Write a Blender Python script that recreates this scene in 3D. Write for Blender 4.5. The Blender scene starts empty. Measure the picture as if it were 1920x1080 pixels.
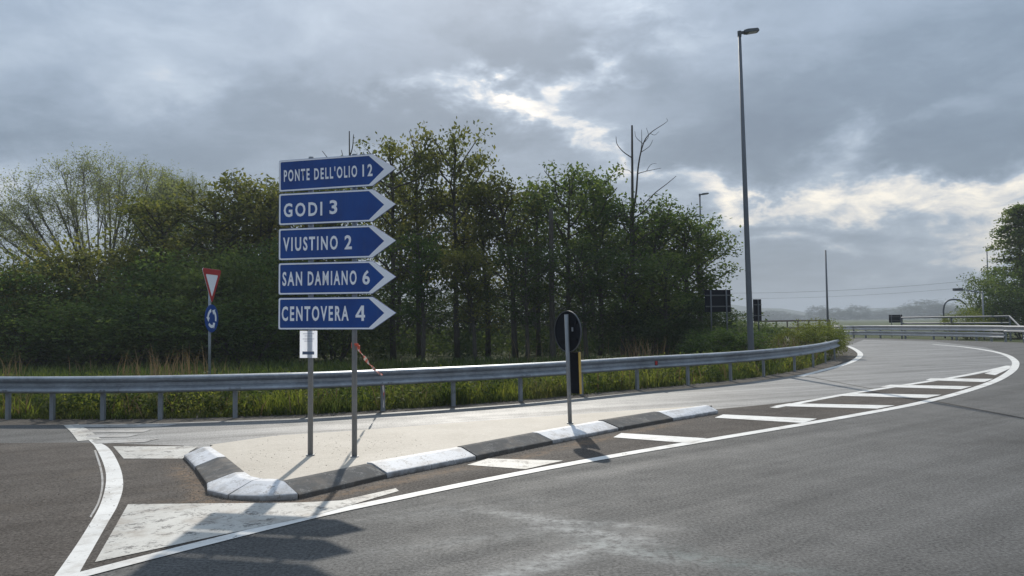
import bpy, math, random
import numpy as np
from mathutils import Vector, Matrix, Euler
R = math.radians
SC = bpy.context.scene
COL = SC.collection

# ------------------------------------------------------------------ camera
cd = bpy.data.cameras.new('camera'); cam = bpy.data.objects.new('camera', cd); COL.objects.link(cam)
cd.sensor_width = 36.0; cd.lens = 27.712; cd.clip_start = 0.05; cd.clip_end = 5000
cam.matrix_world = Matrix(((0.999903, 0.013962, -0.000000, 0.000000), (0.000623, -0.044606, -0.999004, 0.000000), (-0.013948, 0.998907, -0.044610, 1.620000), (0.000000, 0.000000, 0.000000, 1.000000)))
SC.camera = cam

# ------------------------------------------------------------------ light and exposure
SUN_EL, SUN_AZ = R(34.0), R(-2.8)          # azimuth measured from +Y towards +X
SUN_STRENGTH = 3.6
SKY_STRENGTH = 0.1
CLOUD = 4.3
SC.view_settings.view_transform = 'Standard'; SC.view_settings.look = 'None'
SC.view_settings.exposure = 0.22; SC.view_settings.gamma = 1.0
SC.view_settings.use_curve_mapping = False
SC.render.engine = 'CYCLES'
SC.cycles.use_denoising = True
try: SC.cycles.denoiser = 'OPENIMAGEDENOISE'
except Exception: pass
SC.cycles.max_bounces = 6; SC.cycles.transmission_bounces = 4; SC.cycles.volume_bounces = 0
SC.cycles.transparent_max_bounces = 4

sd = bpy.data.lights.new('sun', 'SUN'); sun = bpy.data.objects.new('sun', sd); COL.objects.link(sun)
sd.energy = SUN_STRENGTH; sd.angle = R(0.9); sd.color = (1.0, 0.94, 0.84)
sdir = Vector((math.sin(SUN_AZ)*math.cos(SUN_EL), math.cos(SUN_AZ)*math.cos(SUN_EL), math.sin(SUN_EL)))
sun.rotation_euler = sdir.to_track_quat('Z', 'Y').to_euler()

class NT:
    """small helper to write node trees"""
    def __init__(s, nt): s.nt = nt; s.n = nt.nodes; s.l = nt.links
    def node(s, t, **kw):
        n = s.n.new(t)
        for k, v in kw.items(): setattr(n, k, v)
        return n
    def put(s, sock, v):
        if v is None: return
        if hasattr(v, 'is_output') or hasattr(v, 'links'): s.l.new(v, sock)
        else: sock.default_value = v
    def math(s, op, a, b=None, c=None, clamp=False):
        n = s.node('ShaderNodeMath', operation=op); n.use_clamp = clamp
        s.put(n.inputs[0], a); s.put(n.inputs[1], b); s.put(n.inputs[2], c)
        return n.outputs[0]
    def noise(s, vec, scale, detail=4, rough=0.55, dist=0.0):
        n = s.node('ShaderNodeTexNoise'); s.put(n.inputs['Vector'], vec)
        n.inputs['Scale'].default_value = scale; n.inputs['Detail'].default_value = detail
        n.inputs['Roughness'].default_value = rough; n.inputs['Distortion'].default_value = dist
        return n.outputs['Fac']
    def ramp(s, fac, stops, interp='LINEAR'):
        n = s.node('ShaderNodeValToRGB'); n.color_ramp.interpolation = interp
        e = n.color_ramp.elements
        while len(e) < len(stops): e.new(0.5)
        for q, (p, c) in zip(e, stops):
            q.position = p; q.color = (*c, 1.0) if len(c) == 3 else c
        s.put(n.inputs['Fac'], fac); return n.outputs['Color']
    def mix(s, fac, a, b, blend='MIX'):
        n = s.node('ShaderNodeMix', data_type='RGBA', blend_type=blend)
        s.put(n.inputs[0], fac)
        s.put(n.inputs[6], (*a, 1) if isinstance(a, tuple) and len(a) == 3 else a)
        s.put(n.inputs[7], (*b, 1) if isinstance(b, tuple) and len(b) == 3 else b)
        return n.outputs[2]
    def mapr(s, v, a, b, c, d):
        n = s.node('ShaderNodeMapRange'); s.put(n.inputs[0], v)
        for i, q in enumerate((a, b, c, d)): n.inputs[i+1].default_value = q
        return n.outputs[0]
    def scale(s, vec, sx, sy, sz):
        n = s.node('ShaderNodeVectorMath', operation='MULTIPLY'); s.put(n.inputs[0], vec)
        n.inputs[1].default_value = (sx, sy, sz); return n.outputs[0]

def make_world():
    w = bpy.data.worlds.new('World'); SC.world = w; w.use_nodes = True
    t = NT(w.node_tree); t.n.clear()
    sky = t.node('ShaderNodeTexSky'); sky.sky_type = 'NISHITA'; sky.sun_disc = False
    sky.sun_elevation = SUN_EL; sky.sun_rotation = SUN_AZ; sky.air_density = 1.0; sky.dust_density = 2.0
    tc = t.node('ShaderNodeTexCoord'); d = tc.outputs['Generated']
    sp = t.node('ShaderNodeSeparateXYZ'); t.l.new(d, sp.inputs[0])
    x, y, z = sp.outputs
    u = t.math('ARCTAN2', x, y); v = t.math('ARCSINE', z)
    # cloud layer seen from below: coordinates on a curved ceiling
    den = t.math('ADD', t.math('ABSOLUTE', z), 0.16)
    cx = t.math('DIVIDE', x, den); cy = t.math('DIVIDE', y, den)
    cv = t.node('ShaderNodeCombineXYZ'); t.put(cv.inputs[0], cx); t.put(cv.inputs[1], cy)
    c = cv.outputs[0]
    f1 = t.noise(t.scale(c, 1, 1, 1), 1.15, 7, 0.56, 0.35)
    f2 = t.noise(t.scale(c, 1, 1, 1), 3.6, 8, 0.66, 0.45)
    uv = t.node('ShaderNodeCombineXYZ'); t.put(uv.inputs[0], u); t.put(uv.inputs[1], t.math('MULTIPLY', v, 2.0))
    n1 = t.noise(uv.outputs[0], 5.0, 5, 0.6, 0.2)
    n2 = t.noise(t.scale(uv.outputs[0], -1.3, 1.1, 1), 6.0, 5, 0.6, 0.2)
    uw = t.math('ADD', u, t.math('MULTIPLY', t.math('SUBTRACT', n1, 0.5), 0.34))
    vw = t.math('ADD', v, t.math('MULTIPLY', t.math('SUBTRACT', n2, 0.5), 0.15))
    wisp = t.noise(t.scale(uv.outputs[0], 1, 1.25, 1), 15.0, 8, 0.66, 0.7)
    base = t.math('ADD', 0.385, t.math('MULTIPLY', t.math('SUBTRACT', f1, 0.5), 0.62))
    base = t.math('ADD', base, t.math('MULTIPLY', t.math('SUBTRACT', f2, 0.5), 0.36))
    # gaps between the banks of cloud (bright) and the thick banks (dark): direction, size, tilt, weight
    K = 0.00066
    tot = base
    for (uv0, su, sv, rot, wt) in [
        ((-0.0444, 0.2871), 125, 26, -6, 0.56), ((0.0926, 0.3015), 55, 28, 25, 0.42), ((0.0643, 0.2468), 150, 20, -30, 0.34),
        ((0.1838, 0.1770), 130, 26, -20, 0.36), ((0.3172, 0.1458), 190, 22, 0, 0.46), ((0.4083, 0.2020), 60, 42, -40, 0.34),
        ((0.4677, 0.1349), 170, 24, 6, 0.40), ((0.5473, 0.1048), 90, 46, 0, 0.62), ((0.3340, 0.0919), 110, 14, -4, 0.24),
        ((0.1749, 0.3635), 190, 50, -15, 0.26), ((0.4318, 0.0470), 60, 16, 0, 0.20), ((0.4976, 0.0683), 90, 16, 0, 0.2),
        ((0.4923, 0.2249), 110, 18, 18, 0.16),
        ((-0.5507, 0.3159), 330, 90, 0, 0.10), ((-0.4217, 0.2712), 90, 60, -50, 0.12), ((-0.5680, 0.1192), 150, 70, 0, 0.20), ((-0.2640, 0.3445), 260, 60, 0, 0.06),
        ((-0.5086, 0.2042), 300, 44, -6, -0.16), ((0.0180, 0.3399), 190, 66, -4, -0.20), ((-0.0382, 0.2387), 130, 36, -8, -0.24),
        ((0.2943, 0.2183), 190, 60, 5, -0.24), ((-0.1728, 0.2818), 180, 40, 8, -0.12), ((-0.3511, 0.2351), 240, 50, 4, -0.10), ((0.4830, 0.2637), 260, 90, 8, -0.22), ((0.5221, 0.1778), 180, 50, 0, -0.24), ((-0.2125, 0.2614), 260, 44, 10, -0.10),
        ((0.1537, 0.3160), 90, 40, 0, -0.10), ((0.3407, 0.1139), 130, 16, 0, -0.14), ((0.4210, 0.0597), 260, 50, 0, -0.08)]:
        du = t.math('SUBTRACT', uw, uv0[0]); dv = t.math('SUBTRACT', vw, uv0[1])
        ca, sa = math.cos(R(rot)), math.sin(R(rot))
        a = t.math('ADD', t.math('MULTIPLY', du, ca), t.math('MULTIPLY', dv, sa))
        b = t.math('SUBTRACT', t.math('MULTIPLY', dv, ca), t.math('MULTIPLY', du, sa))
        a = t.math('DIVIDE', a, su*K); b = t.math('DIVIDE', b, sv*K)
        r2 = t.math('ADD', t.math('MULTIPLY', a, a), t.math('MULTIPLY', b, b))
        g = t.math('EXPONENT', t.math('MULTIPLY', r2, -0.7))
        amp = t.math('MULTIPLY_ADD', wisp, 2.3 if wt > 0.15 else 0.8, -0.17 if wt > 0.15 else 0.6)
        tot = t.math('ADD', tot, t.math('MULTIPLY', t.math('MULTIPLY', g, amp), wt))
    col = t.ramp(tot, [(0.0, (0.160, 0.215, 0.290)), (0.22, (0.205, 0.268, 0.350)), (0.42, (0.298, 0.372, 0.472)),
                       (0.58, (0.42, 0.50, 0.60)), (0.74, (0.72, 0.725, 0.73)), (1.0, (1.10, 1.03, 0.90))])
    # an overcast vault is brighter overhead than at the horizon
    zc = t.math('MAXIMUM', z, 0.0)
    lift = t.math('MULTIPLY', t.math('MULTIPLY_ADD', zc, 1.8, 0.94), CLOUD/0.5)
    vm = t.node('ShaderNodeVectorMath', operation='SCALE'); t.l.new(col, vm.inputs[0]); t.put(vm.inputs['Scale'], t.math('MULTIPLY', lift, 0.83))
    m = t.mix(0.94, sky.outputs[0], vm.outputs[0])
    bg = t.node('ShaderNodeBackground'); t.l.new(m, bg.inputs[0]); bg.inputs[1].default_value = SKY_STRENGTH
    out = t.node('ShaderNodeOutputWorld'); t.l.new(bg.outputs[0], out.inputs[0])
make_world()

# ------------------------------------------------------------------ materials
def new_mat(name):
    m = bpy.data.materials.new(name); m.use_nodes = True
    t = NT(m.node_tree); t.n.clear()
    out = t.node('ShaderNodeOutputMaterial'); p = t.node('ShaderNodeBsdfPrincipled')
    t.l.new(p.outputs[0], out.inputs[0])
    return m, t, p, out
def bump(t, p, h, strength, dist):
    b = t.node('ShaderNodeBump'); b.inputs['Strength'].default_value = strength; b.inputs['Distance'].default_value = dist
    t.put(b.inputs['Height'], h); t.l.new(b.outputs[0], p.inputs['Normal'])
def pos(t): return t.node('ShaderNodeNewGeometry').outputs['Position']

def plain(name, col, rough=0.5, metal=0.0, var=0.15, scale=9.0, spec=0.5, bmp=0.0):
    m, t, p, o = new_mat(name); P = pos(t)
    n = t.noise(P, scale, 5, 0.6); n2 = t.noise(P, scale*7, 3, 0.6)
    f = t.math('ADD', t.math('MULTIPLY', n, 0.65), t.math('MULTIPLY', n2, 0.35))
    a = tuple(c*(1-var) for c in col); b = tuple(min(c*(1+var), 1) for c in col)
    t.put(p.inputs['Base Color'], t.mix(t.mapr(f, 0.3, 0.7, 0, 1), a, b))
    t.put(p.inputs['Roughness'], t.mapr(f, 0.3, 0.7, max(rough-0.08, 0.02), min(rough+0.08, 1)))
    p.inputs['Metallic'].default_value = metal; p.inputs['Specular IOR Level'].default_value = spec
    if bmp: bump(t, p, n2, bmp, 0.01)
    return m

def asphalt(name, base, tint, patches=(), rough=0.80, spec=0.28, ang=-38, stk=0.8, dirt=False):
    m, t, p, o = new_mat(name); P = pos(t)
    big = t.noise(P, 0.35, 5, 0.55); mid = t.noise(P, 2.3, 5, 0.6); fine = t.noise(P, 38, 4, 0.75); grit = t.noise(P, 140, 2, 0.6)
    # wheel polish runs along the carriageways: noise stretched along them
    rot = t.node('ShaderNodeVectorRotate'); rot.rotation_type = 'Z_AXIS'; t.l.new(P, rot.inputs['Vector']); rot.inputs['Angle'].default_value = R(ang)
    streak = t.noise(t.scale(rot.outputs[0], 0.12, 1.9, 1), 1.0, 6, 0.62, 0.3)
    f = t.math('MULTIPLY', big, 0.9); f = t.math('ADD', f, t.math('MULTIPLY', mid, 0.5)); f = t.math('ADD', f, 0.65-(stk-0.8)*0.5)
    f = t.math('ADD', f, t.math('MULTIPLY', streak, stk))
    f = t.mapr(f, 1.4, 2.1, 0, 1)
    c = t.mix(f, tuple(q*0.66 for q in base), tuple(q*1.34 for q in base))
    gm = t.mapr(fine, 0.34, 0.66, 0.45, 1.55); gv = t.node('ShaderNodeVectorMath', operation='SCALE'); t.l.new(c, gv.inputs[0]); t.put(gv.inputs['Scale'], gm); c = gv.outputs[0]
    st = t.mapr(t.noise(P, 0.9, 6, 0.65), 0.56, 0.72, 0, 0.6)
    c = t.mix(st, c, tint)
    gr = t.mapr(grit, 0.62, 0.72, 0, 0.7)
    c = t.mix(gr, c, tuple(min(q*2.6, 0.5) for q in base))
    sp = t.node('ShaderNodeSeparateXYZ'); t.l.new(P, sp.inputs[0])
    wob = t.math('MULTIPLY', t.math('SUBTRACT', t.noise(P, 2.6, 6, 0.7), 0.5), 1.8)
    for (x0, y0, sx, sy, ang, wt, pc) in patches:           # scars of ground-off paint
        du = t.math('SUBTRACT', sp.outputs[0], x0); dv = t.math('SUBTRACT', sp.outputs[1], y0)
        ca, sa = math.cos(R(ang)), math.sin(R(ang))
        a = t.math('DIVIDE', t.math('ADD', t.math('MULTIPLY', du, ca), t.math('MULTIPLY', dv, sa)), sx)
        b = t.math('DIVIDE', t.math('SUBTRACT', t.math('MULTIPLY', dv, ca), t.math('MULTIPLY', du, sa)), sy)
        b = t.math('ADD', b, wob)
        r2 = t.math('ADD', t.math('MULTIPLY', a, a), t.math('MULTIPLY', b, b))
        g = t.math('EXPONENT', t.math('MULTIPLY', r2, -1.0))
        brk = t.mapr(t.noise(P, 9.0, 7, 0.75), 0.40, 0.60, 0.05, 1)
        c = t.mix(t.math('MULTIPLY', t.math('MULTIPLY', g, brk), wt, clamp=True), c, pc)
    t.put(p.inputs['Base Color'], c)
    t.put(p.inputs['Roughness'], t.mapr(t.math('ADD', t.math('MULTIPLY', mid, 0.5), t.math('MULTIPLY', streak, 0.5)), 0.3, 0.7, rough+0.07, rough-0.07))
    t.put(p.inputs['Specular IOR Level'], t.mapr(t.math('ADD', t.math('MULTIPLY', fine, 0.7), t.math('MULTIPLY', streak, 0.3)), 0.36, 0.62, spec*0.3, spec*1.5))
    h = t.math('ADD', fine, t.math('MULTIPLY', grit, 0.7))
    bump(t, p, h, 0.55, 0.006)
    return m

PALE = (0.31, 0.31, 0.295)
SOILC = (0.20, 0.135, 0.085)
m_road = asphalt('asphalt', (0.074, 0.073, 0.071), (0.104, 0.101, 0.096), [
    (*(0.194, 6.616), 0.50, 0.10, -30, 1.0, PALE), (*(0.588, 6.130), 0.55, 0.13, -32, 1.0, PALE), (*(0.837, 5.624), 0.4, 0.12, -38, 0.9, PALE),
    (*(0.426, 5.644), 0.55, 0.12, 38, 0.95, PALE), (*(0.079, 5.261), 0.5, 0.10, 30, 0.8, PALE), (*(0.907, 6.352), 0.35, 0.08, -20, 0.7, PALE),
    (*(-0.268, 6.024), 0.9, 0.16, 25, 0.35, PALE), (*(1.310, 5.414), 0.9, 0.14, -30, 0.5, (0.17,0.20,0.19)), (*(-0.672, 6.888), 1.0, 0.2, 22, 0.3, PALE)])
m_lane = asphalt('worn asphalt paled for glare', (0.152, 0.149, 0.144), (0.195, 0.19, 0.18), (), 0.62, 0.36, -23, 1.9)  # older lane asphalt, with part of the sun glare put into its paler colour
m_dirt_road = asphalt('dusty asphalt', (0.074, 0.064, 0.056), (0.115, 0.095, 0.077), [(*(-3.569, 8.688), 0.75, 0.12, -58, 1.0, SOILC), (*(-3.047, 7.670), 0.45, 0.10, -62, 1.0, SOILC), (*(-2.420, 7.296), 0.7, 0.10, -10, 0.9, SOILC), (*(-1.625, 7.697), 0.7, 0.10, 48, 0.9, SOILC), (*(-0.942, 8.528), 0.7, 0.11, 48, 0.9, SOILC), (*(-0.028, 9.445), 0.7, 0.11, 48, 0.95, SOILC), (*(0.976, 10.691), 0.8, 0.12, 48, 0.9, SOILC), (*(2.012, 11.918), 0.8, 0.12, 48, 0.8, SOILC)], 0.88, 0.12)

def paint(name, col, wear, base=(0.10, 0.095, 0.088), grime=0.35, sc=1.0, rough=0.65, spec=0.4, base_dirt=False):
    m, t, p, o = new_mat(name); P = pos(t)
    n = t.noise(P, 5*sc, 7, 0.68); n2 = t.noise(P, 34*sc, 5, 0.7); n3 = t.noise(P, 1.6, 4, 0.6)
    vo = t.node('ShaderNodeTexVoronoi'); vo.feature = 'DISTANCE_TO_EDGE'; vo.inputs['Scale'].default_value = 3.2*sc
    t.put(vo.inputs['Vector'], t.scale(P, 1, 1.7, 1))
    crack = t.math('MULTIPLY', t.mapr(vo.outputs['Distance'], 0.0, 0.02, 1, 0), t.mapr(n3, 0.52, 0.64, 0, 0.45))
    f = t.math('ADD', t.math('MULTIPLY', n, 0.6), t.math('MULTIPLY', n2, 0.4))
    hole = t.mapr(f, 0.5+0.16*(1-wear), 0.55+0.17*(1-wear), 0, 0.9)
    hole = t.math('MAXIMUM', hole, t.math('MULTIPLY', crack, wear*0.55, clamp=True))
    c = t.mix(t.mapr(n3, 0.35, 0.7, 0, grime), col, tuple(q*0.62 for q in col))
    c = t.mix(t.mapr(n2, 0.35, 0.65, 0, 0.3), c, tuple(q*0.7 for q in col)); c = t.mix(t.mapr(t.noise(P, 2.6, 6, 0.7), 0.5, 0.66, 0, grime), c, (0.25, 0.21, 0.17))
    c = t.mix(hole, c, base)
    if base_dirt:       # splashed dirt along the foot of the stones, broken and uneven
        sp = t.node('ShaderNodeSeparateXYZ'); t.l.new(P, sp.inputs[0])
        hz_ = t.math('ADD', sp.outputs[2], t.math('MULTIPLY', t.math('SUBTRACT', n, 0.5), 0.16))
        c = t.mix(t.mapr(hz_, 0.0, 0.075, 0.85, 0), c, (0.11, 0.092, 0.075))
        sc_ = t.noise(t.scale(P, 3, 3, 14), 2.2, 6, 0.7)
        c = t.mix(t.mapr(sc_, 0.56, 0.68, 0, 0.55), c, (0.20, 0.19, 0.18))
    t.put(p.inputs['Base Color'], c); p.inputs['Roughness'].default_value = rough; p.inputs['Specular IOR Level'].default_value = spec
    bump(t, p, f, 0.35, 0.006)
    return m
m_line = paint('road paint', (0.71, 0.695, 0.66), 0.48, grime=0.5)
m_worn = paint('worn road paint', (0.52, 0.50, 0.455), 0.84, grime=0.7)
m_faded = paint('faded road paint', (0.36, 0.35, 0.335), 0.8, grime=0.6)
m_kerb_white = paint('kerb white paint', (0.68, 0.68, 0.69), 0.66, (0.24, 0.22, 0.20), 0.55, 1.6, base_dirt=True)
m_kerb_dark = paint('kerb black paint', (0.115, 0.113, 0.11), 0.75, (0.22, 0.21, 0.195), 0.5, 1.6, 0.9, 0.12, base_dirt=True)

def concrete_top():
    m, t, p, o = new_mat('pale concrete'); P = pos(t)
    a = t.noise(P, 1.1, 6, 0.6); b = t.noise(P, 22, 5, 0.7); c2 = t.noise(P, 90, 2, 0.6)
    f = t.math('ADD', t.math('MULTIPLY', a, 0.5), t.math('MULTIPLY', b, 0.5))
    c = t.mix(t.mapr(f, 0.32, 0.68, 0, 1), (0.37, 0.325, 0.262), (0.54, 0.485, 0.41))
    c = t.mix(t.mapr(c2, 0.6, 0.72, 0, 0.5), c, (0.26, 0.22, 0.17))
    t.put(p.inputs['Base Color'], c); p.inputs['Roughness'].default_value = 0.75; p.inputs['Specular IOR Level'].default_value = 0.35
    bump(t, p, t.math('ADD', b, t.math('MULTIPLY', c2, 0.5)), 0.5, 0.01)
    return m
m_island = concrete_top()

def soil(name, c1, c2, c3, sc=1.0):
    m, t, p, o = new_mat(name); P = pos(t)
    a = t.noise(P, 0.5*sc, 6, 0.6); b = t.noise(P, 6*sc, 5, 0.7); d = t.noise(P, 45*sc, 4, 0.7)
    c = t.mix(t.mapr(a, 0.38, 0.62, 0, 1), c1, c2)
    c = t.mix(t.mapr(b, 0.5, 0.66, 0, 0.7), c, c3)
    c = t.mix(t.mapr(d, 0.4, 0.62, 0, 0.6), c, tuple(q*0.5 for q in c1))
    t.put(p.inputs['Base Color'], c); p.inputs['Roughness'].default_value = 0.95; p.inputs['Specular IOR Level'].default_value = 0.15
    bump(t, p, t.math('ADD', b, d), 0.8, 0.05)
    return m
m_ground = soil('meadow ground', (0.055, 0.08, 0.025), (0.085, 0.095, 0.03), (0.07, 0.06, 0.035))
m_verge = soil('gravel verge', (0.13, 0.115, 0.10), (0.17, 0.155, 0.135), (0.09, 0.08, 0.07), 2.0)
m_hill = soil('wooded hill', (0.05, 0.07, 0.04), (0.04, 0.055, 0.035), (0.06, 0.07, 0.04), 0.03)

m_galv = plain('galvanised steel', (0.27, 0.295, 0.325), 0.45, 0.45, 0.38, 2.2)
m_galv_dull = plain('dull galvanised steel', (0.22, 0.235, 0.25), 0.55, 0.3, 0.2, 6.0)
m_pale_steel = plain('weathered pale steel', (0.50, 0.485, 0.475), 0.6, 0.1, 0.2, 1.3)
m_pole = plain('grey pole steel', (0.22, 0.23, 0.24), 0.5, 0.25, 0.16, 8.0)
m_mast = plain('dark mast steel', (0.11, 0.12, 0.135), 0.55, 0.2, 0.16, 3.0)
m_lamp = plain('dark lamp casing', (0.06, 0.065, 0.07), 0.5, 0.0, 0.1)
m_lens = plain('lamp glass', (0.5, 0.5, 0.48), 0.2, 0.0, 0.05)
def sheeting():
    m, t, p, o = new_mat('blue sign sheeting'); P = pos(t)
    n = t.noise(t.scale(P, 9, 9, 0.9), 2.2, 6, 0.65); n2 = t.noise(P, 3.0, 5, 0.6)
    c = t.mix(t.mapr(n2, 0.35, 0.65, 0, 1), (0.002, 0.042, 0.215), (0.003, 0.062, 0.285))
    c = t.mix(t.mapr(n, 0.50, 0.72, 0, 0.14), c, (0.08, 0.12, 0.17))
    t.put(p.inputs['Base Color'], c); t.put(p.inputs['Roughness'], t.mapr(n, 0.3, 0.7, 0.3, 0.5)); return m
m_blue = sheeting()
m_white = plain('white sign sheeting', (0.88, 0.88, 0.92), 0.4, 0.0, 0.04, 3.0)
m_notice, _t, _p, _o = new_mat('translucent notice sheet'); _p.inputs['Base Color'].default_value = (0.86, 0.87, 0.90, 1); _p.inputs['Roughness'].default_value = 0.5
_tr = _t.node('ShaderNodeBsdfTranslucent'); _tr.inputs['Color'].default_value = (0.90, 0.92, 0.96, 1); _ms = _t.node('ShaderNodeMixShader'); _ms.inputs[0].default_value = 0.72
_t.l.new(_p.outputs[0], _ms.inputs[1]); _t.l.new(_tr.outputs[0], _ms.inputs[2]); _t.l.new(_ms.outputs[0], _o.inputs[0])
m_red = plain('red sign sheeting', (0.42, 0.03, 0.03), 0.4, 0.0, 0.1, 4.0)
m_back = plain('dark sign back', (0.006, 0.008, 0.013), 0.65, 0.0, 0.25, 4.0, 0.15)
m_yellow = plain('yellow sheeting', (0.55, 0.36, 0.07), 0.5, 0.0, 0.12, 4.0)
m_ink = plain('dark print', (0.09, 0.12, 0.19), 0.5, 0.0, 0.1)
m_paleink = plain('pale grey print', (0.52, 0.55, 0.62), 0.5, 0.0, 0.06)
m_tape_r = plain('red tape', (0.62, 0.11, 0.06), 0.45, 0.0, 0.1)
m_tape_w = plain('white tape', (0.72, 0.64, 0.58), 0.45, 0.0, 0.08)
m_rust = plain('rust brown railing', (0.10, 0.075, 0.06), 0.7, 0.0, 0.3)
m_pebble = plain('pebble', (0.26, 0.205, 0.155), 0.9, 0.0, 0.5, 12.0)
m_wire = plain('cable', (0.07, 0.075, 0.08), 0.6)

def leaf(name, c1, c2, c3, trans=0.5):
    m, t, p, o = new_mat(name)
    geo = t.node('ShaderNodeNewGeometry'); oi = t.node('ShaderNodeObjectInfo')
    P = geo.outputs['Position']
    cl = t.noise(P, 0.8, 4, 0.6)
    f = t.math('ADD', t.math('MULTIPLY', geo.outputs['Random Per Island'], 0.45), t.math('MULTIPLY', t.mapr(cl, 0.34, 0.66, 0, 1), 0.55))
    f = t.math('ADD', f, t.math('MULTIPLY', t.math('SUBTRACT', oi.outputs['Random'], 0.5), 0.35), clamp=True)
    f = t.math('ADD', f, t.math('MULTIPLY', t.math('SUBTRACT', t.noise(P, 0.27, 3, 0.55), 0.5), 1.1), clamp=True)
    c = t.ramp(f, [(0.0, c1), (0.5, c2), (1.0, c3)])
    t.put(p.inputs['Base Color'], c); p.inputs['Roughness'].default_value = 0.75; p.inputs['Specular IOR Level'].default_value = 0.07
    tr = t.node('ShaderNodeBsdfTranslucent')
    t.put(tr.inputs['Color'], t.mix(1.0, c, (1.05, 1.12, 0.68), 'MULTIPLY'))
    ms = t.node('ShaderNodeMixShader'); ms.inputs[0].default_value = trans
    t.l.new(p.outputs[0], ms.inputs[1]); t.l.new(tr.outputs[0], ms.inputs[2]); t.l.new(ms.outputs[0], o.inputs[0])
    return m
m_leaf_green = leaf('green leaves', (0.040, 0.070, 0.022), (0.090, 0.130, 0.040), (0.17, 0.195, 0.065))
m_leaf_olive = leaf('olive leaves', (0.060, 0.070, 0.024), (0.135, 0.142, 0.046), (0.225, 0.20, 0.07))
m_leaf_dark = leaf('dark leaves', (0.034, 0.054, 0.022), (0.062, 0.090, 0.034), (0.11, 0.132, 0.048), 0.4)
m_leaf_pale = leaf('pale young leaves', (0.15, 0.165, 0.075), (0.22, 0.235, 0.11), (0.29, 0.30, 0.15), 0.5)
m_leaf_far = leaf('far leaves', (0.028, 0.042, 0.022), (0.045, 0.06, 0.028), (0.07, 0.08, 0.035), 0.2)
m_grass = leaf('grass blades', (0.042, 0.066, 0.020), (0.088, 0.112, 0.036), (0.18, 0.17, 0.068), 0.42)
m_weed = leaf('yellow green weeds', (0.105, 0.135, 0.032), (0.17, 0.19, 0.042), (0.26, 0.245, 0.065), 0.48)
m_dry = leaf('dry stalks', (0.13, 0.085, 0.055), (0.19, 0.13, 0.085), (0.25, 0.19, 0.13), 0.25)
def bark(name, col):
    m, t, p, o = new_mat(name); P = pos(t)
    n = t.noise(t.scale(P, 6, 6, 1.3), 2.5, 6, 0.65)
    t.put(p.inputs['Base Color'], t.mix(t.mapr(n, 0.3, 0.7, 0, 1), tuple(q*0.5 for q in col), tuple(q*1.4 for q in col)))
    p.inputs['Roughness'].default_value = 0.9; bump(t, p, n, 0.7, 0.03)
    return m
m_bark = bark('dark bark', (0.06, 0.052, 0.042))
m_bark_pale = bark('grey bark', (0.13, 0.12, 0.10))

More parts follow.
